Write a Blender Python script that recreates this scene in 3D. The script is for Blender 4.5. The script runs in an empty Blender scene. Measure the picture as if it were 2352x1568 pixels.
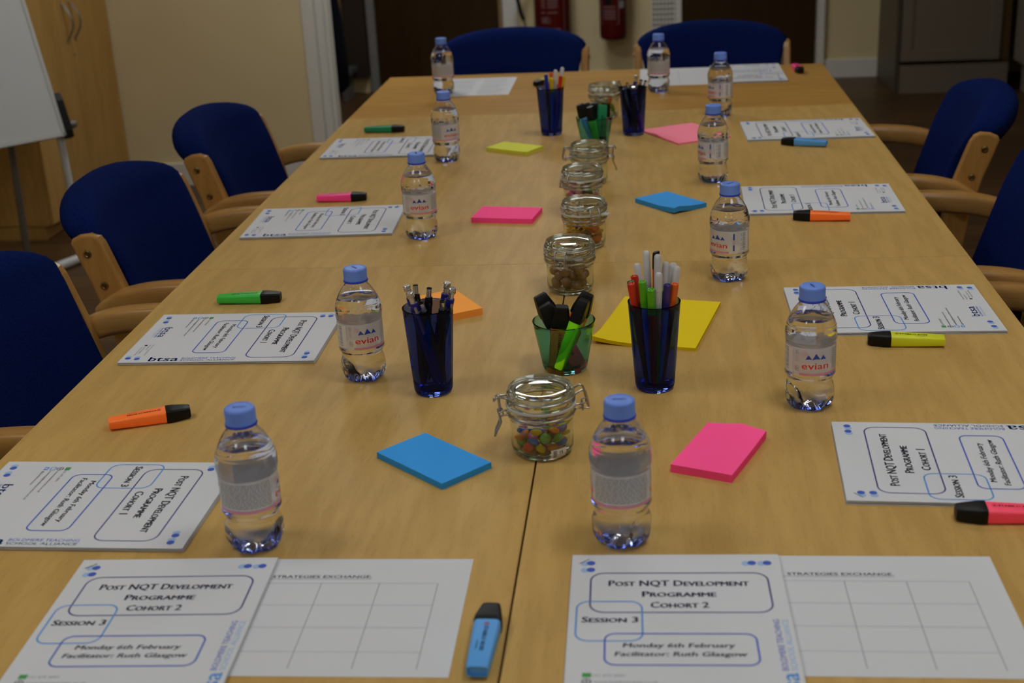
import bpy, bmesh, math, random
from mathutils import Vector, Matrix

# ------------------------------------------------------------------ camera, world, exposure
scene = bpy.context.scene
COL = scene.collection
R = math.radians
TZ = 0.72                      # height of the table tops
CAM_H = 0.70403                # camera above the table tops
F_PX = 3070.9
PITCH, ROLL, YAW = R(20.6803), R(-2.9325), R(6.3)

def _turn(v):
    c, s = math.cos(YAW), math.sin(YAW)
    return Vector((c * v[0] - s * v[1], s * v[0] + c * v[1], v[2]))

_cp, _sp, _cr, _sr = math.cos(PITCH), math.sin(PITCH), math.cos(ROLL), math.sin(ROLL)
_r0, _u0 = Vector((1, 0, 0)), Vector((0, _sp, _cp))
CAM_F = _turn((0, _cp, -_sp))
CAM_R = _turn(_cr * _r0 + _sr * _u0)
CAM_U = _turn(-_sr * _r0 + _cr * _u0)
CAM_P = Vector((0, 0, TZ + CAM_H))

cam_d = bpy.data.cameras.new('camera')
cam_d.sensor_width = 36.0
cam_d.lens = 36.0 * F_PX / 2352.0
cam_d.clip_start = 0.05
cam_d.dof.use_dof = True
cam_d.dof.focus_distance = 1.95
cam_d.dof.aperture_fstop = 6.3
cam = bpy.data.objects.new('camera', cam_d)
COL.objects.link(cam)
cm = Matrix.Identity(4)
for i in range(3):
    cm[i][0], cm[i][1], cm[i][2], cm[i][3] = CAM_R[i], CAM_U[i], -CAM_F[i], CAM_P[i]
cam.matrix_world = cm
scene.camera = cam

world = bpy.data.worlds.new('world')
scene.world = world
world.use_nodes = True
world.node_tree.nodes['Background'].inputs[0].default_value = (0.5, 0.55, 0.6, 1)
world.node_tree.nodes['Background'].inputs[1].default_value = 0.02

scene.view_settings.view_transform = 'Standard'
scene.view_settings.look = 'None'
scene.view_settings.gamma = 1.0
scene.view_settings.use_curve_mapping = False
scene.view_settings.exposure = 0.0
scene.cycles.use_denoising = True
scene.cycles.max_bounces = 20
scene.cycles.transmission_bounces = 18
scene.cycles.glossy_bounces = 8
scene.cycles.diffuse_bounces = 4
scene.cycles.transparent_max_bounces = 16
scene.cycles.sample_clamp_indirect = 4.0
scene.cycles.blur_glossy = 0.6

LIGHT_COL = (0.97, 1.0, 1.02)
LIGHT_SPOTS = [(-1.45, -0.9, 7.3), (0.55, -0.9, 7.3), (-1.45, 1.3, 7.3), (0.55, 1.3, 7.3), (-1.20, 4.8, 11.5), (0.45, 3.0, 6.0), (-0.60, 6.5, 15.0)]   # x, y, strength

def at(px, py, z=0.0):
    """point of the room seen at pixel (px, py) of the photograph, z above the table tops"""
    d = CAM_F * F_PX + CAM_R * (px - 1176) - CAM_U * (py - 784)
    return CAM_P + d * ((z - CAM_H) / d.z)

def at_y(px, py, y):
    d = CAM_F * F_PX + CAM_R * (px - 1176) - CAM_U * (py - 784)
    return CAM_P + d * (y / d.y)

# ------------------------------------------------------------------ mesh helpers
class MB:
    def __init__(s):
        s.v, s.f, s.m, s.sm = [], [], [], []

    def add(s, vs, fs, mat=0, smooth=True, M=None):
        o = len(s.v)
        s.v += [tuple(M @ Vector(p)) if M is not None else tuple(p) for p in vs]
        for f in fs:
            s.f.append([i + o for i in f]); s.m.append(mat); s.sm.append(smooth)
        return s

    def box(s, x0, x1, y0, y1, z0, z1, mat=0, M=None):
        vs = [(x, y, z) for x in (x0, x1) for y in (y0, y1) for z in (z0, z1)]
        fs = [(0, 1, 3, 2), (4, 6, 7, 5), (0, 4, 5, 1), (2, 3, 7, 6), (0, 2, 6, 4), (1, 5, 7, 3)]
        return s.add(vs, fs, mat, False, M)

    def lathe(s, prof, n=32, mat=0, M=None, fn=None, smooth=True, closed=False):
        vs, rings = [], []
        for r, z in prof:
            if r <= 1e-7:
                rings.append([len(vs)]); vs.append((0, 0, z))
            else:
                ring = []
                for k in range(n):
                    a = 2 * math.pi * k / n
                    rr = fn(r, z, a) if fn else r
                    ring.append(len(vs)); vs.append((rr * math.cos(a), rr * math.sin(a), z))
                rings.append(ring)
        fs = []
        pairs = list(zip(rings, rings[1:])) + ([(rings[-1], rings[0])] if closed else [])
        for a, b in pairs:
            for k in range(n):
                k2 = (k + 1) % n
                if len(a) == 1 and len(b) == 1: continue
                if len(a) == 1: fs.append((a[0], b[k], b[k2]))
                elif len(b) == 1: fs.append((a[k], b[0], a[k2]))
                else: fs.append((a[k], b[k], b[k2], a[k2]))
        return s.add(vs, fs, mat, smooth, M)

    def loft(s, rings, mat=0, M=None, smooth=True, caps=True, closed=False):
        n = len(rings[0]); vs = [p for r in rings for p in r]; fs = []
        m = len(rings)
        for i in range(m if closed else m - 1):
            j = (i + 1) % m
            for k in range(n):
                k2 = (k + 1) % n
                fs.append((i * n + k, i * n + k2, j * n + k2, j * n + k))
        if caps and not closed:
            fs.append(tuple(range(n - 1, -1, -1))); fs.append(tuple((m - 1) * n + k for k in range(n)))
        return s.add(vs, fs, mat, smooth, M)

    def tube(s, pts, r, n=8, mat=0, M=None, closed=False, sx=1.0, e=1.0):
        pts = [Vector(p) for p in pts]
        if not closed:
            pts = [p for i, p in enumerate(pts) if i == 0 or (p - pts[i - 1]).length > 1e-6]
        m = len(pts); rings = []; up = None
        for i, p in enumerate(pts):
            a = pts[i - 1] if (i > 0 or closed) else p
            b = pts[(i + 1) % m] if (i < m - 1 or closed) else p
            t = (b - a).normalized()
            if up is None:
                up = Vector((0, 0, 1)) if abs(t.z) < 0.9 else Vector((1, 0, 0))
            side = t.cross(up).normalized(); up = side.cross(t).normalized()
            rr = r[i] if isinstance(r, (list, tuple)) else r
            ring = []
            for k in range(n):
                c, q = math.cos(2 * math.pi * k / n), math.sin(2 * math.pi * k / n)
                c = math.copysign(abs(c) ** e, c); q = math.copysign(abs(q) ** e, q)
                ring.append(tuple(p + side * (rr * sx * c) + up * (rr * q)))
            rings.append(ring)
        return s.loft(rings, mat, M, True, True, closed)

    def extrude(s, poly, x0, x1, mat=0, M=None):
        """poly in (y, z), extruded along x"""
        n = len(poly)
        vs = [(x0, y, z) for y, z in poly] + [(x1, y, z) for y, z in poly]
        fs = [tuple(range(n - 1, -1, -1)), tuple(range(n, 2 * n))]
        fs += [(k, (k + 1) % n, n + (k + 1) % n, n + k) for k in range(n)]
        return s.add(vs, fs, mat, False, M)

    def build(s, name, mats, parent=None, bevel=0.0, seg=2, sharp=38, recalc=True, weld=False):
        me = bpy.data.meshes.new(name)
        me.from_pydata(s.v, [], s.f)
        me.polygons.foreach_set('material_index', s.m)
        me.polygons.foreach_set('use_smooth', s.sm)
        if recalc or weld:
            bm = bmesh.new(); bm.from_mesh(me)
            if weld: bmesh.ops.remove_doubles(bm, verts=bm.verts, dist=1e-6)
            bmesh.ops.recalc_face_normals(bm, faces=bm.faces)
            bm.to_mesh(me); bm.free()
        for m in (mats if isinstance(mats, (list, tuple)) else [mats]):
            me.materials.append(m)
        if any(s.sm): me.set_sharp_from_angle(angle=R(sharp))
        me.update()
        o = bpy.data.objects.new(name, me)
        COL.objects.link(o)
        if parent is not None: o.parent = parent
        if bevel:
            b = o.modifiers.new('bevel', 'BEVEL'); b.width = bevel; b.segments = seg; b.limit_method = 'ANGLE'; b.angle_limit = R(50)
        return o

def thing(name, label, cat, loc=(0, 0, 0), rz=0.0, group=None):
    o = bpy.data.objects.new(name, None)
    COL.objects.link(o)
    o.empty_display_size = 0.02
    o.location = loc; o.rotation_euler = (0, 0, rz)
    return tag(o, label, cat, group)

def tag(o, label, cat, group=None):
    o['label'] = label; o['category'] = cat
    if group: o['group'] = group
    return o

def struct(o):
    o['kind'] = 'structure'
    return o

def dup(root, loc, rz, label, group=None, rot=None):
    def cp(o, parent):
        c = o.copy(); COL.objects.link(c)
        if parent is not None:
            c.parent = parent
        for ch in list(o.children): cp(ch, c)
        return c
    r = cp(root, None)
    r.location = loc
    r.rotation_euler = rot if rot is not None else (0, 0, rz)
    r['label'] = label
    if group: r['group'] = group
    return r

_tc = {}
def text2d(body, bold=0.0, caps=False, step=None, shear=0.0):
    key = (body, bold, caps, step, shear)
    if key not in _tc:
        c = bpy.data.curves.new('lettering', 'FONT')
        c.body = body; c.size = 1.0; c.offset = bold; c.resolution_u = 2; c.fill_mode = 'FRONT'; c.shear = shear
        if caps:
            c.small_caps_scale = 0.78
            for k in range(len(body)): c.body_format[k].use_small_caps = True
        o = bpy.data.objects.new('lettering', c)
        me = bpy.data.meshes.new_from_object(o)
        bm = bmesh.new(); bm.from_mesh(me)
        if step:
            xs = [v.co.x for v in bm.verts]; x = min(xs) + step
            while x < max(xs):
                bmesh.ops.bisect_plane(bm, geom=bm.verts[:] + bm.edges[:] + bm.faces[:], plane_co=(x, 0, 0), plane_no=(1, 0, 0))
                x += step
        bm.verts.index_update()
        vs = [(v.co.x, v.co.y) for v in bm.verts]; fs = [[v.index for v in f.verts] for f in bm.faces]
        bm.free(); bpy.data.objects.remove(o); bpy.data.curves.remove(c); bpy.data.meshes.remove(me)
        x0 = min(p[0] for p in vs); x1 = max(p[0] for p in vs)
        _tc[key] = ([(p[0] - x0, p[1]) for p in vs], fs, x1 - x0)
    return _tc[key]

CAPH = 0.729   # cap height of the built-in font at size 1
def put_text(mb, body, x, y, fn, mat, width=None, cap=None, bold=0.0, caps=False, align='L', step=None, shear=0.0):
    """text with its baseline start at (x, y); fn maps flat (x, y) to 3D; width / cap set its size"""
    vs, fs, w = text2d(body, 0.0, caps, step, shear)
    sy = cap / CAPH if cap else width / w
    sx = width / w if width else sy
    W = w * sx
    dx = x - (W / 2 if align == 'C' else W if align == 'R' else 0)
    for k in ((0,) if bold <= 0 else (-1, 0, 1)):       # heavier strokes: the letters laid down three times, a hair apart
        mb.add([fn(px * sx + dx + k * bold * sx, py * sy + y + k * bold * sy * .3) for px, py in vs], fs, mat, False)

def rrect(x0, x1, y0, y1, r, n=6, d=None):
    """rounded rectangle outline, optionally with its sides cut every d"""
    pts = []
    for cx, cy, a0 in ((x1 - r, y1 - r, 0), (x0 + r, y1 - r, 90), (x0 + r, y0 + r, 180), (x1 - r, y0 + r, 270)):
        for k in range(n + 1):
            a = R(a0 + 90 * k / n); pts.append((cx + r * math.cos(a), cy + r * math.sin(a)))
    return pts

def frame_strip(mb, pts, w, fn, mat):
    """closed outline of line width w drawn with fn"""
    n = len(pts); inn, out = [], []
    for i in range(n):
        a, b = pts[i - 1], pts[(i + 1) % n]
        t = Vector((b[0] - a[0], b[1] - a[1])).normalized(); nn = (-t.y * w / 2, t.x * w / 2)
        inn.append(fn(pts[i][0] + nn[0], pts[i][1] + nn[1])); out.append(fn(pts[i][0] - nn[0], pts[i][1] - nn[1]))
    mb.add(inn + out, [(k, (k + 1) % n, n + (k + 1) % n, n + k) for k in range(n)], mat, False)

def flat_rect(mb, x0, x1, y0, y1, fn, mat, nx=1):
    vs = [fn(x0 + (x1 - x0) * i / nx, y) for i in range(nx + 1) for y in (y0, y1)]
    mb.add(vs, [(2 * i, 2 * i + 2, 2 * i + 3, 2 * i + 1) for i in range(nx)], mat, False)

def disc(mb, x, y, r, fn, mat, n=14, sy=1.0):
    mb.add([fn(x + r * math.cos(2 * math.pi * k / n), y + r * sy * math.sin(2 * math.pi * k / n)) for k in range(n)], [tuple(range(n))], mat, False)

# ------------------------------------------------------------------ materials
def S(r, g, b):
    return tuple(((c / 255) / 12.92 if c <= 10 else (((c / 255) + 0.055) / 1.055) ** 2.4) for c in (r, g, b))

def pm(name, col, rough=0.5, metal=0.0, spec=0.5, trans=0.0, ior=1.45, alpha=1.0, coat=0.0, sheen=0.0):
    m = bpy.data.materials.new(name); m.use_nodes = True
    b = m.node_tree.nodes['Principled BSDF']
    b.inputs['Base Color'].default_value = (*col, 1)
    b.inputs['Roughness'].default_value = rough
    b.inputs['Metallic'].default_value = metal
    b.inputs['Specular IOR Level'].default_value = spec
    b.inputs['Transmission Weight'].default_value = trans
    b.inputs['IOR'].default_value = ior
    b.inputs['Alpha'].default_value = alpha
    b.inputs['Coat Weight'].default_value = coat
    b.inputs['Sheen Weight'].default_value = sheen
    return m

def nodes_of(m):
    nt = m.node_tree
    return nt, nt.nodes, nt.links, nt.nodes['Principled BSDF']

def noise_color(m, c1, c2, scale, stretch=(1, 1, 1), detail=4, coord='Object', lo=0.35, hi=0.65, bump=0.0, bump_scale=None, rot=(0, 0, 0)):
    nt, N, L, b = nodes_of(m)
    tc = N.new('ShaderNodeTexCoord'); mp = N.new('ShaderNodeMapping'); no = N.new('ShaderNodeTexNoise'); cr = N.new('ShaderNodeValToRGB')
    mp.inputs['Scale'].default_value = stretch; mp.inputs['Rotation'].default_value = rot
    no.inputs['Scale'].default_value = scale; no.inputs['Detail'].default_value = detail
    cr.color_ramp.elements[0].position = lo; cr.color_ramp.elements[0].color = (*c1, 1)
    cr.color_ramp.elements[1].position = hi; cr.color_ramp.elements[1].color = (*c2, 1)
    L.new(tc.outputs[coord], mp.inputs[0]); L.new(mp.outputs[0], no.inputs['Vector']); L.new(no.outputs[0], cr.inputs[0]); L.new(cr.outputs[0], b.inputs['Base Color'])
    if bump:
        n2 = N.new('ShaderNodeTexNoise'); n2.inputs['Scale'].default_value = bump_scale or scale; n2.inputs['Detail'].default_value = 3
        bp = N.new('ShaderNodeBump'); bp.inputs['Strength'].default_value = bump; bp.inputs['Distance'].default_value = 0.002
        L.new(mp.outputs[0], n2.inputs['Vector']); L.new(n2.outputs[0], bp.inputs['Height']); L.new(bp.outputs[0], b.inputs['Normal'])
    return m

def wood(name, base, dark, axis='y', rough=0.36, fleck=0.5, spec=0.5):
    """beech / oak like veneer, grain along the given axis"""
    m = pm(name, base, rough, spec=spec)
    nt, N, L, b = nodes_of(m)
    tc = N.new('ShaderNodeTexCoord'); mp = N.new('ShaderNodeMapping')
    st = {'x': (0.12, 1, 1), 'y': (1, 0.12, 1), 'z': (1, 1, 0.12)}[axis]
    mp.inputs['Scale'].default_value = st
    L.new(tc.outputs['Object'], mp.inputs[0])
    def noise(scale, detail, dist=0.0):
        n = N.new('ShaderNodeTexNoise'); n.inputs['Scale'].default_value = scale; n.inputs['Detail'].default_value = detail; n.inputs['Distortion'].default_value = dist
        L.new(mp.outputs[0], n.inputs['Vector']); return n
    n1, n2, n3 = noise(7, 3, 1.2), noise(60, 4), noise(420, 2)
    mid = tuple((a + c) / 2 for a, c in zip(base, dark))
    r1 = N.new('ShaderNodeValToRGB'); r1.color_ramp.elements[0].position = 0.32; r1.color_ramp.elements[0].color = (*mid, 1)
    r1.color_ramp.elements[1].position = 0.66; r1.color_ramp.elements[1].color = (*base, 1)
    L.new(n1.outputs[0], r1.inputs[0])
    r2 = N.new('ShaderNodeValToRGB'); r2.color_ramp.elements[0].position = 0.42; r2.color_ramp.elements[0].color = (0.91, 0.885, 0.85, 1)
    r2.color_ramp.elements[1].position = 0.6; r2.color_ramp.elements[1].color = (1, 1, 1, 1)
    L.new(n2.outputs[0], r2.inputs[0])
    r3 = N.new('ShaderNodeValToRGB'); r3.color_ramp.elements[0].position = 0.28; r3.color_ramp.elements[0].color = (1 - fleck * 0.55, 1 - fleck * 0.62, 1 - fleck * 0.7, 1)
    r3.color_ramp.elements[1].position = 0.42; r3.color_ramp.elements[1].color = (1, 1, 1, 1)
    L.new(n3.outputs[0], r3.inputs[0])
    cur = r1.outputs[0]
    for r_ in (r2, r3):
        mx = N.new('ShaderNodeMix'); mx.data_type = 'RGBA'; mx.blend_type = 'MULTIPLY'; mx.inputs[0].default_value = 1.0
        L.new(cur, mx.inputs[6]); L.new(r_.outputs[0], mx.inputs[7]); cur = mx.outputs[2]
    L.new(cur, b.inputs['Base Color'])
    return m

def tinted_glass(name, col, ior=1.5, rough=0.0):
    m = bpy.data.materials.new(name); m.use_nodes = True
    nt = m.node_tree; nt.nodes.clear()
    o = nt.nodes.new('ShaderNodeOutputMaterial'); g = nt.nodes.new('ShaderNodeBsdfGlass')
    g.inputs['Color'].default_value = (*col, 1); g.inputs['IOR'].default_value = ior; g.inputs['Roughness'].default_value = rough
    nt.links.new(g.outputs[0], o.inputs[0])
    return m

def film(name, col, opacity, rough=0.35):
    """thin translucent printed film"""
    m = bpy.data.materials.new(name); m.use_nodes = True
    nt = m.node_tree; b = nt.nodes['Principled BSDF']
    b.inputs['Base Color'].default_value = (*col, 1); b.inputs['Roughness'].default_value = rough
    b.inputs['Alpha'].default_value = opacity
    return m

BEECH, BEECH_D = (0.71, 0.455, 0.148), (0.57, 0.345, 0.102)
M = {}
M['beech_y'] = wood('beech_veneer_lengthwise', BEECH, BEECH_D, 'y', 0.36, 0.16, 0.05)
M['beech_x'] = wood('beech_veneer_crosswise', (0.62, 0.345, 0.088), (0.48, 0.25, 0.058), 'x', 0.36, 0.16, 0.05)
M['edge'] = pm('beech_edge_band', (0.40, 0.22, 0.075), 0.45)
M['arm_wood'] = wood('lacquered_beech', (0.56, 0.30, 0.085), (0.38, 0.185, 0.045), 'y', 0.28, 0.3)
M['post_wood'] = wood('lacquered_beech_upright', (0.56, 0.30, 0.085), (0.38, 0.185, 0.045), 'z', 0.28, 0.3)
M['cab'] = wood('beech_laminate', (0.58, 0.35, 0.105), (0.44, 0.25, 0.066), 'z', 0.5, 0.2, 0.3)
M['fabric'] = noise_color(pm('blue_wool_fabric', (0.005, 0.014, 0.10), 0.95, spec=0.04), (0.0035, 0.010, 0.075), (0.0065, 0.019, 0.125), 420, detail=2, bump=0.5, bump_scale=500)
M['steel'] = pm('brushed_steel', (0.45, 0.44, 0.42), 0.3, 1.0)
M['chrome'] = pm('satin_chrome', (0.70, 0.70, 0.70), 0.25, 1.0)
M['wire'] = pm('galvanised_wire', (0.50, 0.48, 0.45), 0.28, 1.0)
M['brass'] = pm('aged_brass', (0.32, 0.23, 0.09), 0.35, 1.0)
M['black'] = pm('black_plastic', (0.006, 0.006, 0.006), 0.42, spec=0.3)
M['paper'] = pm('white_paper', (0.79, 0.80, 0.825), 0.85, spec=0.2)
M['paper_edge'] = noise_color(pm('paper_edges', (0.7, 0.7, 0.72), 0.9, spec=0.1), (0.60, 0.60, 0.62), (0.79, 0.80, 0.82), 6, (1, 1, 400), 1)
M['ink'] = pm('dark_print', (0.045, 0.040, 0.075), 0.8, spec=0.1)
M['ink_purple'] = pm('purple_line_print', (0.075, 0.065, 0.24), 0.8, spec=0.1)
M['ink_blue'] = pm('blue_print', (0.085, 0.15, 0.62), 0.8, spec=0.1)
M['ink_sky'] = pm('sky_blue_print', (0.12, 0.36, 0.82), 0.8, spec=0.1)
M['ink_pale'] = pm('pale_blue_print', (0.42, 0.60, 0.85), 0.8, spec=0.1)
M['ink_green'] = pm('green_print', (0.10, 0.42, 0.12), 0.8, spec=0.1)
M['ink_grey'] = pm('grey_print', (0.26, 0.26, 0.27), 0.8, spec=0.1)
M['ink_line'] = pm('grid_line_print', (0.40, 0.40, 0.42), 0.8, spec=0.1)
PRINT = [M[k] for k in ('paper', 'ink', 'ink_purple', 'ink_blue', 'ink_sky', 'ink_pale', 'ink_green', 'ink_grey', 'ink_line')]
INK, PUR, BLU, SKY, PAL, GRN, GRY, LIN = range(1, 9)

# ------------------------------------------------------------------ the room
WX0, WX1, WY0, WY1, HC = -2.82, 2.62, -2.6, 8.07, 2.5
JY, JX = 5.82, -1.43                                  # the short wall on the left and its end
cream = noise_color(pm('cream_wall_paint', (0.78, 0.65, 0.375), 0.75, spec=0.25), (0.76, 0.63, 0.36), (0.80, 0.67, 0.39), 2.0, detail=2)
white_paint = pm('white_gloss_paint', (0.80, 0.785, 0.72), 0.4)
ceil_m = pm('ceiling_tiles', (0.78, 0.76, 0.70), 0.9)
floor_m = pm('dark_wood_floor', (0.1, 0.06, 0.03), 0.42)
nt, N, L, b = nodes_of(floor_m)
tc = N.new('ShaderNodeTexCoord'); br = N.new('ShaderNodeTexBrick')
br.inputs['Scale'].default_value = 1.0; br.inputs['Brick Width'].default_value = 1.25; br.inputs['Row Height'].default_value = 0.14
br.inputs['Mortar Size'].default_value = 0.0015; br.inputs['Color1'].default_value = (0.135, 0.070, 0.026, 1); br.inputs['Color2'].default_value = (0.080, 0.040, 0.015, 1)
br.inputs['Mortar'].default_value = (0.02, 0.011, 0.005, 1)
mp = N.new('ShaderNodeMapping'); mp.inputs['Scale'].default_value = (1.2, 14, 1); nz = N.new('ShaderNodeTexNoise'); nz.inputs['Scale'].default_value = 3; nz.inputs['Detail'].default_value = 6
mx = N.new('ShaderNodeMix'); mx.data_type = 'RGBA'; mx.blend_type = 'MULTIPLY'; mx.inputs[0].default_value = 0.75
cr = N.new('ShaderNodeValToRGB'); cr.color_ramp.elements[0].position = 0.3; cr.color_ramp.elements[0].color = (0.45, 0.42, 0.4, 1); cr.color_ramp.elements[1].position = 0.7; cr.color_ramp.elements[1].color = (1.25, 1.2, 1.15, 1)
L.new(tc.outputs['Object'], br.inputs['Vector']); L.new(tc.outputs['Object'], mp.inputs[0]); L.new(mp.outputs[0], nz.inputs['Vector']); L.new(nz.outputs[0], cr.inputs[0])
L.new(br.outputs['Color'], mx.inputs[6]); L.new(cr.outputs[0], mx.inputs[7]); L.new(mx.outputs[2], b.inputs['Base Color'])

def sbox(name, x0, x1, y0, y1, z0, z1, m, bevel=0.0):
    return struct(MB().box(x0, x1, y0, y1, z0, z1).build(name, m, bevel=bevel))

sbox('floor', WX0 - .1, WX1 + .1, WY0 - .1, WY1 + .1, -0.1, 0.0, floor_m)
sbox('ceiling', WX0 - .1, WX1 + .1, WY0 - .1, WY1 + .1, HC, HC + 0.1, ceil_m)
sbox('wall_left', WX0 - .1, WX0, WY0, WY1, 0, HC, cream)
sbox('wall_right', WX1, WX1 + .1, WY0, WY1, 0, HC, cream)
sbox('wall_rear', WX0, WX1, WY0 - .1, WY0, 0, HC, cream)
sbox('wall_far', WX0, WX1, WY1, WY1 + .1, 0, HC, cream)
sbox('wall_front_left', WX0, JX, JY, JY + 0.12, 0, HC, cream)
sbox('baseboard_left', -2.34, -1.487, JY - 0.016, JY, 0, 0.105, white_paint, 0.004)
sbox('baseboard_far', 1.035, 1.345, WY1 - 0.016, WY1, 0, 0.11, white_paint, 0.004)
sbox('baseboard_centre', -0.75, 0.03, WY1 - 0.016, WY1, 0, 0.085, white_paint, 0.004)
# architrave and lining at the end of the short wall
sbox('trim_1', JX - 0.056, JX + 0.002, JY - 0.02, JY, 0, 2.1, white_paint, 0.005)
sbox('trim_2', JX, JX + 0.034, JY + 0.001, JY + 0.125, 0, 2.1, white_paint, 0.004)
sbox('trim_3', JX + 0.034, JX + 0.046, JY + 0.045, JY + 0.125, 0, 2.1, white_paint, 0.002)
# the two brown doors of the far wall
dark_door = wood('dark_veneer_door', (0.046, 0.023, 0.006), (0.030, 0.014, 0.0035), 'z', 0.5, 0.2, 0.2)
lip_m = pm('pale_door_lipping', (0.30, 0.19, 0.09), 0.5)
sbox('door_1', -1.606, -0.868, WY1 - 0.045, WY1 - 0.003, 0.008, 2.02, dark_door, 0.002)
sbox('trim_4', -0.867, -0.846, WY1 - 0.048, WY1 - 0.003, 0.008, 2.02, lip_m)
sbox('trim_5', -0.845, -0.755, WY1 - 0.030, WY1 - 0.001, 0, 2.1, white_paint, 0.004)
sbox('trim_6', -1.664, -1.608, WY1 - 0.030, WY1 - 0.001, 0, 2.1, pm('shaded_frame_paint', (0.27, 0.265, 0.255), 0.45), 0.004)  # white frame standing in shade; the shade is put into its grey colour
sbox('door_2', 0.212, 0.975, WY1 - 0.045, WY1 - 0.003, 0.008, 2.02, dark_door, 0.002)
sbox('trim_7', 0.978, 1.033, WY1 - 0.030, WY1 - 0.001, 0, 2.1, white_paint, 0.004)
sbox('trim_8', 0.170, 0.207, WY1 - 0.050, WY1 - 0.001, 0, 2.1, white_paint, 0.004)

# ceiling lights
def glow_mat(k):
    glow = bpy.data.materials.new('light_diffuser'); glow.use_nodes = True
    nt = glow.node_tree; nt.nodes.clear(); o_ = nt.nodes.new('ShaderNodeOutputMaterial'); e_ = nt.nodes.new('ShaderNodeEmission')
    e_.inputs[0].default_value = (*LIGHT_COL, 1); e_.inputs[1].default_value = k; nt.links.new(e_.outputs[0], o_.inputs[0])
    return glow
WHERE = ['behind the camera on the left', 'behind the camera on the right', 'over the left near chairs', 'over the right near chairs',
         'over the left far chairs', 'over the right far chairs', 'before the red extinguishers']
for (x, y, k_), w in zip(LIGHT_SPOTS, WHERE):
    t = thing('ceiling_light', 'square white ceiling light panel ' + w, 'ceiling light', (x, y, HC - 0.03), 0, 'ceiling light panels')
    fr = MB()
    for a in ((-.3, .3, -.3, -.285), (-.3, .3, .285, .3), (-.3, -.285, -.285, .285), (.285, .3, -.285, .285)):
        fr.box(*a, 0, 0.03)
    fr.build('frame', white_paint, t)
    MB().box(-.284, .284, -.284, .284, 0.008, 0.014).build('diffuser', glow_mat(k_), t)

# ------------------------------------------------------------------ tables
TX0, TXC, TX1 = -0.818, -0.138, 0.543
TY0, TY1, TY2, TY3 = 0.877, 2.237, 3.588, 4.248
def table(x0, x1, y0, y1, m, label):
    t = thing('meeting_table', label, 'table', ((x0 + x1) / 2, (y0 + y1) / 2, 0), 0, 'beech tables pushed together')
    w, d = (x1 - x0) / 2 - 0.0010, (y1 - y0) / 2 - 0.00012
    tp = MB().box(-w, w, -d, d, TZ - 0.025, TZ)
    tp.m = [1, 1, 1, 1, 0, 0]
    tp.build('tabletop', [m, M['edge']], t, 0.0008, 2)
    fr = MB()
    wx, dy = w - 0.22 if w < d else w - 0.1, d - 0.1 if w < d else d - 0.16
    fr.box(-wx, wx, -dy, -dy + .025, TZ - .065, TZ - .026); fr.box(-wx, wx, dy - .025, dy, TZ - .065, TZ - .026)
    fr.box(-wx, -wx + .025, -dy, dy, TZ - .065, TZ - .026); fr.box(wx - .025, wx, -dy, dy, TZ - .065, TZ - .026)
    fr.build('frame', M['steel'], t)
    for sx in (-1, 1):
        for sy in (-1, 1):
            MB().tube([(sx * (w - .06), sy * (d - .05), 0), (sx * (w - .06), sy * (d - .05), TZ - .026)], .02, 14).build('leg', M['steel'], t)
    return t
table(TX0, TXC, TY0, TY1, M['beech_y'], 'beech table at the near left, under the camera-side sweets jar')
table(TXC, TX1, TY0, TY1, M['beech_y'], 'beech table at the near right, carrying the yellow sticky note pad')
table(TX0, TXC, TY1, TY2, M['beech_y'], 'beech middle table on the left, carrying the small pink note pad')
table(TXC, TX1, TY1, TY2, M['beech_y'], 'beech middle table on the right, carrying the curled blue note pad')
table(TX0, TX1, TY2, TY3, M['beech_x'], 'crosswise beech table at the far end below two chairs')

# ------------------------------------------------------------------ chairs
def sup(c, e):
    return math.copysign(abs(c) ** e, c)

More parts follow.
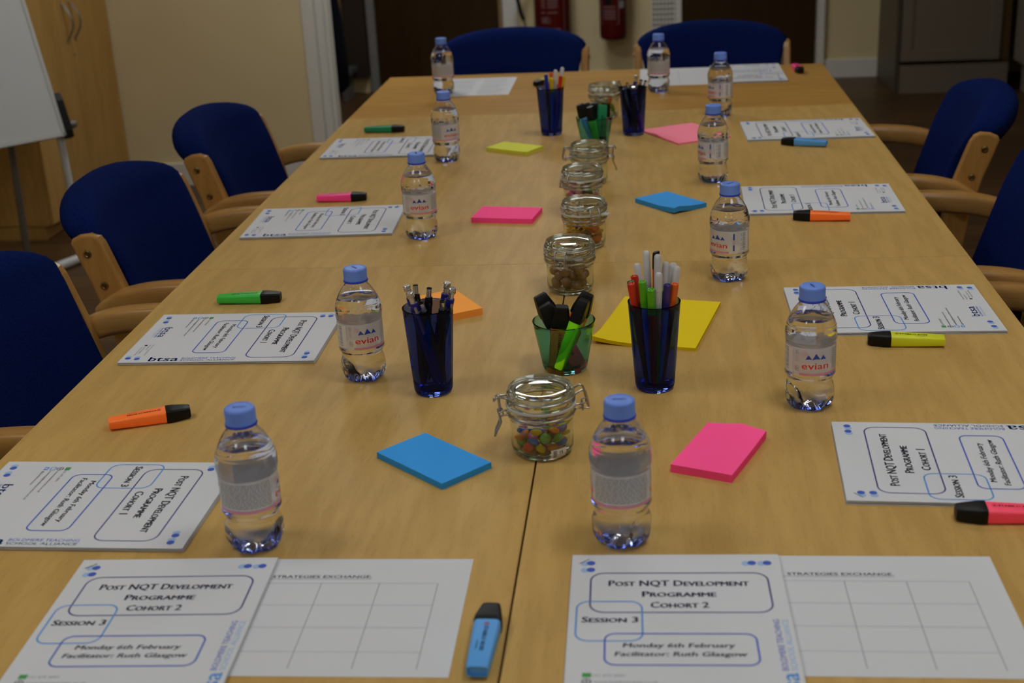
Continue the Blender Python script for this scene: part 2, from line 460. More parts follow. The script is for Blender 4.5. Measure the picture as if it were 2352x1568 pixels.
def make_chair(label):
    t = thing('armchair', label, 'chair', group='blue armchairs round the tables')
    # backrest
    rings = []; zs = [.470, .473, .480, .492, .51, .55, .60, .65, .69, .715, .735, .755, .77, .782, .794, .804, .812, .818, .8225, .825]
    for z in zs:
        ease = min(1, max(0, (z - .69) / .085)); ease = ease * ease * (3 - 2 * ease)
        w = .211 + .034 * ease
        th = .035 + .008 * ease
        if z > .755:
            w *= max(0.02, 1 - ((z - .755) / .0703) ** 2.3) ** (1 / 2.3)
            th *= max(0.05, 1 - ((z - .755) / .0703) ** 3.0) ** (1 / 2.0)
        if z < .50:
            q = max(0.0, 1 - ((.50 - z) / .031) ** 2) ** .5
            w *= .86 + .14 * q; th *= .25 + .75 * q
        y0 = -.262 - .30 * (z - .75) - .018 * ease
        ring = []
        for k in range(56):
            a = 2 * math.pi * k / 56; q = min(1, max(0, (math.sin(a) + .15) / .5)); q = q * q * (3 - 2 * q)
            x = (w + .012 * (1 - ease) * q * min(1, (z - .47) / .05)) * sup(math.cos(a), .55); yy = (th + .003) * sup(math.sin(a), .62)
            ring.append((x, y0 + yy + .036 * (x / .23) ** 2 + .021 * q * (x / .23) ** 2 * (1 - .4 * ease) * min(1, (.826 - z) / .03), z))
        rings.append(ring)
    MB().loft(rings).build('backrest', M['fabric'], t, sharp=80)
    # seat cushion
    rings = []
    for z, k_ in ((.405, .93), (.409, .97), (.42, 1.0), (.445, 1.0), (.458, .985), (.466, .95), (.470, .85), (.473, .5)):
        rings.append([(.205 * k_ * sup(math.cos(a), .4), .03 + .235 * k_ * sup(math.sin(a), .4), z) for a in [2 * math.pi * k / 48 for k in range(48)]])
    MB().loft(rings).build('seat', M['fabric'], t, sharp=80)
    fr = MB(); fr.box(-.2, .2, .17, .20, .36, .404); fr.box(-.2, .2, -.17, -.14, .36, .404)
    fr.box(-.224, -.18, -.14, .17, .365, .404); fr.box(.18, .224, -.14, .17, .365, .404)
    fr.build('seat_frame', M['arm_wood'], t, 0.004)
    front = [(-.2065, .760), (-.199, .747), (-.187, .712), (-.168, .655), (-.150, .58), (-.142, .48), (-.155, .30), (-.190, .15), (-.235, 0)]
    back = [(-.280, 0), (-.236, .15), (-.206, .30), (-.196, .48), (-.210, .58), (-.233, .665), (-.251, .715), (-.262, .748), (-.258, .757), (-.242, .765), (-.220, .767)]
    for sx in (-1, 1):
        MB().extrude(front + back, sx * .2255, sx * .2510).build('leg', M['post_wood'], t, 0.006, 3)
        # bent arm running down into the front leg
        pts = [(-.214, .608), (-.205, .616), (-.192, .626), (-.165, .640), (-.12, .650), (-.07, .654), (-.01, .654), (.05, .645), (.10, .622), (.14, .585), (.165, .53), (.178, .45), (.185, .33), (.19, .16), (.193, 0)]
        P2 = []
        for i in range(len(pts) - 1):
            for q in range(3):
                u = q / 3; a, b_, c_, d_ = pts[max(i - 1, 0)], pts[i], pts[i + 1], pts[min(i + 2, len(pts) - 1)]
                P2.append(tuple(.5 * (2 * b_[k] + (c_[k] - a[k]) * u + (2 * a[k] - 5 * b_[k] + 4 * c_[k] - d_[k]) * u * u + (3 * b_[k] - a[k] - 3 * c_[k] + d_[k]) * u ** 3) for k in (0, 1)))
        P2.append(pts[-1])
        rings = []
        for i, (y, z) in enumerate(P2):
            a, c_ = P2[max(i - 1, 0)], P2[min(i + 1, len(P2) - 1)]
            ty, tz = c_[0] - a[0], c_[1] - a[1]; l = math.hypot(ty, tz); ty, tz = ty / l, tz / l
            g = (.35, .78, .95, 1)[min(i, 3)]
            hw, ht = .0225 * g, .0225 * g
            rings.append([(sx * .2645 + hw * sup(math.cos(q), .5), y - tz * ht * sup(math.sin(q), .6), z + ty * ht * sup(math.sin(q), .6)) for q in [2 * math.pi * k / 20 for k in range(20)]])
        MB().loft(rings).build('armrest', M['arm_wood'], t, sharp=70)
        for y, z in ((-.231, .729), (-.208, .666)):
            Mx = Matrix.Translation((sx * .2510, y, z)) @ Matrix.Rotation(R(90 * sx), 4, 'Y')
            MB().lathe([(0, .0035), (.0028, .0035), (.0032, .0015), (.0050, .003), (.0072, .0022), (.0080, 0), (0, -.001)], 16, M=Mx).build('bolt', M['brass'], t)
    return t

chair = make_chair('blue armchair on the left side, nearest of the three, facing the stack with green highlighter')
LY = (1.908, 2.572, 3.232)
def shift_pad(o):                                    # the pads of these chairs sit a little further forward between their uprights
    for ch in o.children:
        if ch.name.startswith('backrest'): ch.location.y = .008
chair.location = (TX0, LY[0], 0); chair.rotation_euler = (0, 0, R(-90))
dup(chair, (TX0, LY[1], 0), R(-90), 'blue armchair on the left side, middle of the three, beside the easel foot')
dup(chair, (TX0, LY[2], 0), R(-90), 'blue armchair on the left side, farthest of the three, against the cream wall')
shift_pad(dup(chair, (TX1 - .010, 3.258, 0), R(84.5), 'blue armchair on the right side, farthest along, wholly in view'))
shift_pad(dup(chair, (TX1 - .006, 2.578, 0), R(84.5), 'blue armchair on the right side cut by the photo edge, behind orange highlighter'))
shift_pad(dup(chair, (TX1 - .03, 1.955, 0), R(90), 'blue armchair at right edge of which only wooden arm shows, beside yellow highlighter'))
dup(chair, (-.440, TY3 - .01, 0), R(180), 'blue armchair at the far end in front of the wide extinguisher')
dup(chair, (.212, TY3 - .01, 0), R(180), 'blue armchair at the far end in front of a brown door')

# ------------------------------------------------------------------ stapled handouts
def page_fn(z):
    def fn(u, v):            # u, v in mm from the page's top left corner
        return ((u - 105) / 1000, (148.5 - v) / 1000, z)
    return fn

def slot_text(mb, fn, body, x0, x1, base, cap, mat, bold=0.012, caps=False, shear=0.0):
    put_text(mb, body, 0, 0, lambda x, y: fn(x0 + x, base - y), mat, width=x1 - x0, cap=cap, bold=bold, caps=caps, shear=shear)

def side_text(mb, fn, body, y0, y1, base, cap, mat, bold=0.0):   # reads bottom to top
    put_text(mb, body, 0, 0, lambda x, y: fn(base - y, y0 - x), mat, width=abs(y1 - y0), cap=cap, bold=bold)

def make_handout(cohort, thick, label):
    t = thing('stapled_handout', label, 'handout', group='stapled handouts laid out on the tables')
    n = 5
    pg = MB()
    for k in range(n):
        z0 = thick * k / n; d = ((k * 37) % 5 - 2) * .0004
        pg.box(-.105 + d, .105 + d, -.1485 - d, .1485 - d, z0 + (.00025 if k else 0), thick * (k + 1) / n - .0003)
    pg.build('pages', M['paper_edge'], t)
    mb = MB(); zc = thick
    mb.box(-.105, .105, -.1485, .1485, thick - .0003, zc)
    f = page_fn(zc + .00015)
    f2 = page_fn(zc + .00022); f3 = page_fn(zc + .0003)
    for x, y in ((19.5, 17), (19.6, 30.2), (182, 17.4), (197.5, 17.5), (18.5, 282.7), (37.8, 281.8), (194, 286.7), (196.6, 272)):
        disc(mb, x - 6, y + .8, 4.4, f, PAL, sy=1.05); disc(mb, x, y, 4.4, f2, BLU)
    frame_strip(mb, rrect(20, 195, 36.7, 109.4, 14), 1.7, f, PUR)
    frame_strip(mb, rrect(7.4, 70.1, 90.1, 157.9, 12), 1.7, f2, SKY)
    frame_strip(mb, rrect(35, 174.3, 145.9, 196.2, 10), 1.7, f3, BLU)
    slot_text(mb, f, 'Post NQT Development', 38, 175.6, 61.4, 11, INK, .036, True)
    slot_text(mb, f, 'Programme', 71, 142.3, 81.4, 10.6, INK, .036, True)
    slot_text(mb, f, 'Cohort %d' % cohort, 78.7, 134.1, 101.1, 10.6, INK, .036, True)
    slot_text(mb, f, 'Session 3', 13, 66, 126.7, 10, INK, .036, True)
    slot_text(mb, f, 'Monday 6th February', 51.7, 154, 168.2, 7.2, INK, .030, shear=.12)
    slot_text(mb, f, 'Facilitator: Ruth Glasgow', 44.4, 163.9, 182.1, 7.2, INK, .030, shear=.12)
    # contact lines and their little symbols
    flat_rect(mb, 15.5, 23.5, 215.2, 208.5, f, GRN); flat_rect(mb, 15.5, 23.5, 242, 236.5, f, SKY)
    frame_strip(mb, rrect(15.6, 23.4, 217.6, 225.4, 3.85), .9, f, INK); flat_rect(mb, 19.1, 19.9, 218, 225, f, INK); flat_rect(mb, 16, 23, 221.9, 221.2, f, INK)
    frame_strip(mb, rrect(15.5, 23.5, 227.5, 233.5, 1.5), 1.2, f, SKY); disc(mb, 19.5, 239.3, 1.7, f2, 0)
    for body, x1, y, in (('0121 675 6051', 53.4, 213.6), ('www.boldmeretsa.co.uk', 82.7, 223.2), ('teaching@boldmere.bham.sch.uk', 100.9, 232.2), ('@boldmeretsa', 63.1, 241.4)):
        slot_text(mb, f, body, 26 if y > 220 else 21.5, x1, y, 3.1, GRY, .004)
    # the alliance logo twice
    def logo_text(put):
        put('bt', 0, .47, BLU); put('sa', .50, 1.0, SKY)
    logo_text(lambda s, a, b_, m_: put_text(mb, s, 0, 0, lambda x, y: f(205.5 - y, 252.3 - 45 * a - x), m_, width=45 * (b_ - a), cap=17.5, bold=.015))
    side_text(mb, f, 'BOLDMERE TEACHING', 203.5, 121.5, 198, 6.0, BLU)
    side_text(mb, f, 'SCHOOL ALLIANCE', 203.5, 121.5, 206, 6.0, PAL, .008)
    logo_text(lambda s, a, b_, m_: put_text(mb, s, 0, 0, lambda x, y: f(62.2 + 43 * a + x, 273.4 - y), m_, width=43 * (b_ - a), cap=13, bold=.015))
    slot_text(mb, f, 'BOLDMERE TEACHING', 62.2, 105, 278.2, 3.2, BLU, 0); slot_text(mb, f, 'SCHOOL ALLIANCE', 62.2, 105, 283, 3.2, PAL, 0)
    slot_text(mb, f, 'National Teaching School', 138, 181, 267.2, 2.7, GRY, 0); slot_text(mb, f, 'designated by', 138, 161, 272.0, 2.5, GRY, 0)
    disc(mb, 140.5, 277.4, 2.6, f, INK, 10); slot_text(mb, f, 'National College for', 146, 177, 277.8, 2.5, GRY, 0); slot_text(mb, f, 'Teaching & Leadership', 146, 181, 282.2, 2.5, GRY, 0)
    mb.build('cover', PRINT, t, recalc=False)
    st = MB(); f4 = page_fn(zc + .0006)
    st.tube([f4(7.4, 18.4), f4(17.8, 9.3)], .0003, 6); st.build('staple', M['steel'], t)
    return t

KT = 1 - .005 / CAM_H
HO = [  # cohort, x, y, degrees, label
    (2, -.497, 1.059, 92.0 - 90, 'stapled Cohort 2 handout overlapping a grid sheet, left of the blue highlighter'),
    (2, .025, 1.072, 90.9 - 90, 'stapled Cohort 2 handout overlapping a grid sheet, right of the blue highlighter'),
    (1, -.655, 1.343, -.9 - 90, 'stapled Cohort 1 handout in the left row, beside the orange highlighter'),
    (1, -.640, 1.892, .1 - 90, 'stapled Cohort 1 handout in the left row, beside the light green highlighter'),
    (1, -.646, 2.552, 2.0 - 90, 'stapled Cohort 1 handout in the left row, beside the magenta highlighter'),
    (1, -.641, 3.228, .6 - 90, 'stapled Cohort 1 handout in the left row, beside the dark green highlighter'),
    (1, .369, 1.445, 177.2 - 90, 'stapled Cohort 1 handout in the right row, touching the coral pink highlighter'),
    (1, .366, 1.980, 180.1 - 90, 'stapled Cohort 1 handout in the right row, beside the yellow highlighter'),
    (1, .340, 2.638, 179.1 - 90, 'stapled Cohort 1 handout in the right row, beside the orange highlighter'),
    (1, .385, 3.299, 181.3 - 90, 'stapled Cohort 1 handout in the right row, beside the sky blue highlighter'),
]
protos = {}
for c_, x, y, a, lab in HO:
    loc = (x * KT, y * KT, TZ)
    if c_ == 2: loc = (x * KT, y * KT + .006, TZ + .0004)
    if c_ not in protos:
        protos[c_] = make_handout(c_, .0048 if c_ == 1 else .0036, lab)
        protos[c_].location = loc; protos[c_].rotation_euler = (0, 0, R(a))
    else:
        dup(protos[c_], loc, R(a), lab)
dup(protos[1], (.302, 4.095, TZ + .0004), R(-90 - 90), 'stapled handout at the far right table end, beside the round-ended magenta highlighter')

# loose sheets
def sheet(name, label, w, h, loc, a, kind):
    mb = MB(); mb.box(-w / 2, w / 2, -h / 2, h / 2, 0, .0003)
    fn = lambda u, v: (u, v, .00042)
    if kind == 'grid':
        xr, yt = w / 2, h / 2
        put_text(mb, 'STRATEGIES EXCHANGE.', xr - .101, yt - .0385, fn, INK, width=.104, cap=.0055, bold=.014, align='R')
        put_text(mb, 'T', xr - .213, yt - .0385, fn, INK, width=.004, cap=.0046, align='R')
        flat_rect(mb, xr - .26, xr - .101, yt - .0410, yt - .0404, fn, GRY)
        for x in (.031, .091, .151, .211): flat_rect(mb, xr - x - .0003, xr - x + .0003, -h / 2 + .012, yt - .049, fn, GRY)
        for k, y in enumerate((.049, .090, .130, .171)): flat_rect(mb, xr - .26, xr - .031, yt - y - .0003, yt - y + .0003, fn, LIN)
    elif kind == 'text':
        rnd = random.Random(3)
        for k in range(30):
            y = h / 2 - .02 - k * .0088
            if k in (9, 19): continue
            flat_rect(mb, -w / 2 + .015, -.004 - rnd.random() * .02, y - .0016, y, fn, LIN); flat_rect(mb, .006, w / 2 - .013 - rnd.random() * .03, y - .0016, y, fn, LIN)
    else:
        for k in range(4): flat_rect(mb, -w / 2 + .02, w / 2 - .02, -h / 2 + .03 + k * .06, -h / 2 + .0308 + k * .06, fn, LIN)
        flat_rect(mb, -.0004, .0004, -h / 2 + .03, h / 2 - .05, fn, LIN)
    o = mb.build(name, PRINT, recalc=False)
    o.location = loc; o.rotation_euler = (0, 0, a)
    return tag(o, label, 'sheet of paper')
sheet('grid_sheet', 'white strategies grid sheet left of the blue highlighter, half under a handout', .297, .21, (-.185 - .1485, 1.213 - .105, TZ + .0001), R(.6), 'grid')
sheet('grid_sheet', 'white strategies grid sheet at the near right, half under a handout', .297, .21, (.339 - .1485, 1.224 - .105, TZ + .0001), R(0), 'grid')
sheet('text_sheet', 'white sheet of small grey text at the far left table end', .21, .297, (-.507, 4.030, TZ + .0001), R(0), 'text')
sheet('blank_sheet', 'nearly blank white sheet at the far table end, behind the text-side bottle', .235, .297, (.097, 4.095, TZ + .0001), R(0), 'blank')

# ------------------------------------------------------------------ water bottles
pet = tinted_glass('clear_pet', (0.965, 0.975, 0.995), 1.40)
nt = pet.node_tree; g_ = nt.nodes['Glass BSDF']
tc = nt.nodes.new('ShaderNodeTexCoord'); sx_ = nt.nodes.new('ShaderNodeSeparateXYZ'); cr = nt.nodes.new('ShaderNodeValToRGB'); mr = nt.nodes.new('ShaderNodeMapRange')
mr.inputs[1].default_value = 0.0; mr.inputs[2].default_value = 0.016
nt.links.new(tc.outputs['Object'], sx_.inputs[0]); nt.links.new(sx_.outputs[2], mr.inputs[0]); nt.links.new(mr.outputs[0], cr.inputs[0]); nt.links.new(cr.outputs[0], g_.inputs[0])
cr.color_ramp.elements[0].position = 0.18; cr.color_ramp.elements[0].color = (0.26, 0.36, 0.95, 1)
cr.color_ramp.elements[1].position = 0.62; cr.color_ramp.elements[1].color = (0.965, 0.975, 0.995, 1)
capm = pm('pale_blue_cap_plastic', (0.18, 0.33, 0.92), 0.40, spec=0.4)
ringm = pm('blue_cap_ring', (0.03, 0.06, 0.60), 0.35)
lab_m = [film('label_film', (0.86, 0.84, 0.86), 0.50), film('label_red', (0.80, 0.04, 0.03), 0.95), film('label_pink', (0.85, 0.30, 0.45), 0.85), film('label_blue', (0.02, 0.06, 0.42), 0.95),
         film('label_grey', (0.30, 0.30, 0.32), 0.85), film('label_panel', (0.80, 0.80, 0.82), 0.80), film('label_white', (0.85, 0.85, 0.86), 0.9), film('label_pale', (0.75, 0.45, 0.48), 0.7)]
LR = .0316
def make_bottle(label):
    t = thing('water_bottle', label, 'bottle', group='small water bottles on the tables')
    outer = [(0, .0085), (.004, .0100), (.007, .0072), (.012, .0040), (.0165, .0008), (.0200, 0), (.0235, .0008), (.0265, .0032), (.0295, .0080), (.0313, .0145), (.0318, .0210), (.0312, .0270), (.0298, .0320), (.0286, .0360), (.0283, .0385), (.0290, .0415),
             (.0303, .0442), (.0316, .0462), (.0322, .0480), (.0320, .0496), (.0312, .0508), (.0312, .0890), (.0319, .0902), (.0322, .0918), (.0318, .0932), (.0321, .0975), (.0322, .1030), (.0320, .1085), (.0312, .1120), (.0304, .1140), (.0290, .1180), (.0270, .1225),
             (.0243, .1275), (.0212, .1322), (.0182, .1362), (.0160, .1390), (.0146, .1410), (.0143, .1440)]
    fine = []
    for a, b_ in zip(outer, outer[1:]):
        n = 1 if b_[1] - a[1] < .004 else 2
        if abs(b_[1] - .1120) < .02 and b_[1] > .092: n = 3
        for k in range(n): fine.append((a[0] + (b_[0] - a[0]) * k / n, a[1] + (b_[1] - a[1]) * k / n))
    fine.append(outer[-1])
    inner = [(.0134, .1440), (.0136, .1400), (.0172, .1362), (.0202, .1322), (.0233, .1275), (.0259, .1227), (.0268, .1208), (.020, .1200), (.010, .1200), (0, .1200)]
    def fn(r, z, a):
        q = r
        if z < .022 and r > .005:
            s = math.cos(2.5 * a) ** 2
            q *= 1 - (.17 * s ** 3) * max(0, 1 - (z / .024)) - .035 * math.cos(10 * a) * max(0, 1 - abs(z - .010) / .010)
        if .093 < z < .112 and r > .03:                       # embossed peaks round the shoulder
            ph = (a * 7 / (2 * math.pi)) % 1; peak = .094 + .016 * (1 - abs(2 * ph - 1))
            q += .0006 if z < peak else -.0002
        if .020 < z < .034: q += .0004 * math.sin(4 * a + z * 260)
        return q
    MB().lathe(fine + inner, 72, fn=fn).build('body', pet, t, sharp=60)
    MB().lathe([(.0160, .1425), (.0170, .1425), (.0172, .1442), (.0166, .1452), (.0160, .1452)], 40, closed=True).build('neck_ring', ringm, t)
    cp = MB(); cp.lathe([(.0150, .1453), (.0163, .1453), (.0163, .1475), (.0161, .1482), (.0161, .1585), (.0157, .1606), (.0146, .1616), (.0125, .1619), (.0122, .1615), (0, .1615), (0, .158), (.0148, .158)], 96,
                        fn=lambda r, z, a: r + (.00018 if (.149 < z < .1587 and r > .0155) else 0) * math.cos(48 * a), closed=True)
    put_text(cp, 'evian', 0, -.0015, lambda x, y: (x, y, .16165), 0, width=.014, bold=.02, align='C')
    cp.build('cap', capm, t, sharp=50)
    # printed label: a film ring with print floating a hair above it
    lb = MB()
    lb.lathe([(LR - .00025, .0515), (LR, .0515), (LR, .0885), (LR - .00025, .0885)], 72, 0, closed=True)
    def cy(d):
        return lambda s, z: ((LR + d) * math.cos(s / LR - math.pi / 2), (LR + d) * math.sin(s / LR - math.pi / 2), z)
    f1, f2, f3 = cy(.0001), cy(.00018), cy(.00026)
    flat_rect(lb, -.075, .075, .0520, .0552, f1, 2, 40)                                # pink band
    flat_rect(lb, -.0325, .0325, .0560, .0865, f1, 5, 24)                              # block of small print
    rnd = random.Random(5)
    for k in range(14):
        x = -.0315; z = .0855 - k * .00205
        while x < .031:
            w = .0015 + rnd.random() * .005; w = min(w, .0315 - x)
            flat_rect(lb, x, x + w, z - .0011, z, f2, 4, 2); x += w + .0007
    for cx in (.0550, -.0550):
        put_text(lb, 'evian', cx, .0608, f3, 1, width=.0345, cap=.0094, bold=.014, align='C', step=.05)
        for dx, h, w in ((-.0085, .0062, .0072), (.0010, .0084, .0088), (.0100, .0064, .0068)):   # three blue peaks
            zb = .0735
            lb.add([f3(cx + dx - w * .62, zb), f3(cx + dx - w * .1, zb + h), f3(cx + dx + w * .12, zb + h * .72), f3(cx + dx + w * .55, zb + h * .05), f3(cx + dx, zb + h * .12)], [(0, 4, 1), (1, 4, 2), (2, 4, 3)], 3, False)
        put_text(lb, 'EAU MINERALE NATURELLE', cx, .0582, f3, 4, width=.033, cap=.0013, align='C', step=.06)
        put_text(lb, 'NATURAL MINERAL WATER', cx, .0562, f3, 4, width=.030, cap=.0010, align='C', step=.06)
        for k in range(5): flat_rect(lb, cx - .018, cx - .011 + (k % 2) * .002, .0832 - k * .0013, .0838 - k * .0013, f2, 7, 2)
    flat_rect(lb, .0930, .1130, .0535, .0868, f2, 6, 10)                               # barcode panel
    rnd = random.Random(9); z = .0555
    while z < .0845:
        w = .0003 + rnd.random() * .0009; flat_rect(lb, .0985, .1055, z, z + w, f3, 4, 4); z += w + .0004 + rnd.random() * .0006
    for z in (.058, .066, .074, .082): flat_rect(lb, .0955, .0966, z - .003, z + .003, f3, 4, 1)
    for z0, z1 in ((.0745, .0850), (.0560, .0660)): flat_rect(lb, .0820, .0846, z0, z1, f3, 3, 2)
    flat_rect(lb, .0815, .0851, .0672, .0732, f2, 7, 2)
    frame_strip(lb, [(.1195 + .0017 * math.cos(2 * math.pi * k / 16), .0825 + .0019 * math.sin(2 * math.pi * k / 16)) for k in range(16)], .0008, f3, 4)
    for k in range(4): flat_rect(lb, .1180, .1212, .0705 + k * .0018, .0713 + k * .0018, f3, 7, 2)
    frame_strip(lb, rrect(.1190, .1222, .0575, .0640, .0006, 2), .0007, f3, 4); flat_rect(lb, .1172, .1179, .0575, .0645, f3, 4, 1); disc(lb, .1206, .0608, .0009, f3, 4, 8)
    lb.build('label', lab_m, t, recalc=False)
    return t
BT = [  # x, y, label arc (mm) that faces the camera, label
    (-.427, 1.246, 8, 'water bottle nearest on the left, its small-print side forward, beside a grid sheet'),
    (-.032, 1.259, 0, 'water bottle standing upright between the nearest sweets jar and pink note pad'),
    (.203, 1.613, -62, 'water bottle on the right row, red brand word forward, beside the yellow highlighter'),
    (-.402, 1.722, -64, 'water bottle left of the blue cup of ballpoint pens'),
    (-.429, 2.422, -54, 'water bottle on the left row between magenta highlighter and pink note pad'),
    (.132, 2.139, 76, 'water bottle on the right row, standing in front of the curled blue note pad'),
    (-.468, 3.057, 41, 'water bottle on the left row, covering a handout end beside the yellow pad'),
    (.137, 2.800, 89, 'water bottle on the right row, in front of the pale pink note pad'),
    (-.599, 3.937, 0, 'farthest water bottle on the left, before the sheet of grey text'),
    (.188, 3.489, 84, 'water bottle at the far right before the far end handout'),
    (.034, 3.863, 2, 'farthest water bottle on the right, behind the pen cup'),
]
def bottle_rot(x, y, arc):
    return math.atan2(-y, -x) - (arc / 1000 / LR - math.pi / 2)
b0 = None
for x, y, arc, lab in BT:
    if b0 is None:
        b0 = make_bottle(lab); b0.location = (x, y, TZ); b0.rotation_euler = (0, 0, bottle_rot(x, y, arc))
    else:
        dup(b0, (x, y, TZ), bottle_rot(x, y, arc), lab)

# ------------------------------------------------------------------ sticky note pads
def pad(name_m, col, w, h, th, loc, deg, label, curl=None):
    m = pm(name_m, col, 0.75, spec=0.2)
    side = noise_color(pm(name_m + '_edge', col, 0.85, spec=0.1), tuple(c * .72 for c in col), col, 4, (1, 1, 900), 1)
    n = 14; mb = MB(); top, bot = [], []
    for i in range(n + 1):
        for j in range(n + 1):
            x, y = -w / 2 + w * i / n, -h / 2 + h * j / n
            lift = 0.0
            if curl:
                cx, cy, rad, amt = curl
                d = math.hypot(x - cx * w / 2, y - cy * h / 2)
                lift = amt * max(0, 1 - d / rad) ** 2
            top.append((x, y, th + lift)); bot.append((x, y, lift * .8))
    k = n + 1; fs = [(i * k + j, (i + 1) * k + j, (i + 1) * k + j + 1, i * k + j + 1) for i in range(n) for j in range(n)]
    mb.add(top, fs, 0, True); mb.add(bot, [f[::-1] for f in fs], 1, True)
    ed = [i * k for i in range(n)] + [n * k + j for j in range(n)] + [i * k + n for i in range(n, 0, -1)] + [j for j in range(n, 0, -1)]
    off = k * k
    for a, b_ in zip(ed, ed[1:] + ed[:1]):
        mb.f.append([a, off + a, off + b_, b_]); mb.m.append(1); mb.sm.append(False)
    o = mb.build('sticky_note_pad', [m, side], sharp=50)
    o.location = loc; o.rotation_euler = (0, 0, R(deg))
    return tag(o, label, 'sticky notes', 'sticky note pads on the tables')
pad('blue_notes', (0.060, 0.43, 1.05), .126, .076, .008, (-.262, 1.443, TZ), -42.5, 'blue sticky note pad left of the nearest sweets jar')
pad('hot_pink_notes', (1.50, 0.13, 0.43), .127, .075, .010, (.081, 1.462, TZ), 67.5, 'hot pink sticky note pad right of the nearest sweets jar', (1, -.2, .06, .006))
pad('deep_yellow_notes', (1.03, 0.75, 0.006), .205, .154, .005, (.013, 1.922, TZ), 77.0, 'large deep yellow note pad behind the cup of felt pens', (-1, 1, .07, .008))
pad('orange_notes', (1.42, 0.54, 0.090), .112, .076, .011, (-.3235, 2.004, TZ), -59.4, 'orange sticky note pad behind the blue cup of ballpoint pens')
pad('pink_notes', (1.50, 0.12, 0.41), .123, .085, .010, (-.278, 2.545, TZ), -9.3, 'hot pink sticky note pad on the left, level with the jar of orange sweets')
pad('bright_blue_notes', (0.065, 0.42, 1.00), .124, .082, .009, (.044, 2.613, TZ), -52, 'blue sticky note pad with a raised corner, before a far right bottle', (1, -.7, .06, .006))
pad('lemon_notes', (0.92, 0.93, 0.10), .119, .072, .009, (-.316, 3.143, TZ), -31, 'lemon yellow sticky note pad on the left middle table')
pad('pale_pink_notes', (1.37, 0.35, 0.48), .190, .145, .004, (.092, 3.270, TZ), -62, 'pale pink note pad beside the far cup of ballpoint pens', (-.2, -1, .05, .004))

# ------------------------------------------------------------------ highlighters
HL = {}
def make_highlighter(key, col, label, loc, rot, inv=False):
    """body along +x, tail at x = 0, lying flat"""
    m = HL.get(key) or pm(key + '_highlighter_plastic', col, 0.40, spec=0.4); HL[key] = m
    t = thing('highlighter', label, 'highlighter', loc, 0, 'highlighter pens')
    t.rotation_euler = rot
    def ring(x, w, h, e=.38):
        return [(x, w / 2 * sup(math.cos(a), e), .0085 + h / 2 * sup(math.sin(a), e)) for a in [2 * math.pi * k / 28 for k in range(28)]]
    b_ = MB()
    b_.loft([ring(.0030, .0150, .0062), ring(.0030, .0168, .0080), ring(0, .0172, .0085), ring(0, .0196, .0110), ring(.0012, .0205, .0122), ring(.035, .0232, .0148), ring(.066, .0252, .0165), ring(.0765, .0256, .0168), ring(.078, .0248, .0160)])
    fn = lambda x, y: (.0675 - x, -y, .0085 + .0078 + (.0675 - x - .03) * .000055 / .03 * 25 + .00018)
    def top(x, y):
        X = .0655 - x; hh = .0122 + (.0168 - .0122) * min(1, max(0, X / .0765))
        return (X, .0010 - y, .0085 + hh / 2 + .00035)
    put_text(b_, 'STABILO BOSS', 0.004, .0, top, 1, width=.038, cap=.0040, bold=.035)
    put_text(b_, 'ORIGINAL', 0.026, -.0042, top, 1, width=.0145, cap=.0016, bold=.01)
    frame_strip(b_, [(.0003 + .0024 * math.cos(2 * math.pi * k / 16), .0018 + .0024 * math.sin(2 * math.pi * k / 16)) for k in range(16)], .0006, top, 2)
    flat_rect(b_, -.0008, .0010, .0004, .0032, top, 2)
    b_.build('body', [m, M['black'], pm(key + '_round_mark_print', (0.45, 0.02, 0.05), .6)], t, sharp=45)
    MB().loft([ring(.0735, .0262, .0174, .3), ring(.0745, .0268, .0180, .3), ring(.083, .0262, .0175, .3), ring(.096, .0212, .0158, .32), ring(.1035, .0180, .0145, .35), ring(.1050, .0165, .0128, .4), ring(.1052, .010, .008, .5)]).build('cap', M['black'], t, sharp=30)
    return t
def lay(key, col, a, b_, label):
    """a: tail pixel, b_: cap tip pixel at half height of the pen"""
    A, B = at(*a, .006), at(*b_, .006); d = B - A; ang = math.atan2(d.y, d.x)
    make_highlighter(key, col, label, (A.x, A.y, TZ), (0, 0, ang))
lay('orange', (1.50, 0.28, 0.045), (251, 976), (436, 947), 'orange highlighter lying on the left table edge behind nearest left handout')
lay('light_green', (0.06, 0.64, 0.075), (502, 689), (649, 684), 'light green highlighter lying behind a left row handout')
lay('magenta', (1.30, 0.08, 0.38), (729, 457), (842, 453), 'magenta highlighter lying behind a left row handout beside a bottle')
lay('sea_green', (0.015, 0.30, 0.12), (838, 299), (929, 297), 'dark green highlighter lying behind the farthest left row handout')
lay('yellow', (0.86, 0.92, 0.030), (2169, 785), (1993, 781), 'yellow highlighter lying in front of a right row handout')
lay('orange', (1.50, 0.28, 0.045), (1953, 499), (1822, 497), 'orange highlighter lying in front of a right row handout near the seam')
lay('sky', (0.13, 0.46, 1.00), (1899, 331), (1796, 326), 'sky blue highlighter lying before the farthest right row handout')
lay('sky', (0.13, 0.46, 1.00), (1096, 1548), (1132, 1393), 'sky blue highlighter lying lengthwise beside the near table seam, between two paper sets')
lay('coral', (1.50, 0.11, 0.22), (2431, 1185), (2198, 1180), 'coral pink highlighter lying at the right edge, cap toward the bottles')
lay('magenta', (1.30, 0.08, 0.38), (1825, 152), (1843, 168), 'magenta highlighter seen end-on at the far right table corner')
lay('yellow', (0.86, 0.92, 0.030), (1272, 181), (1222, 197), 'yellow highlighter half hidden behind the far cup of felt pens')

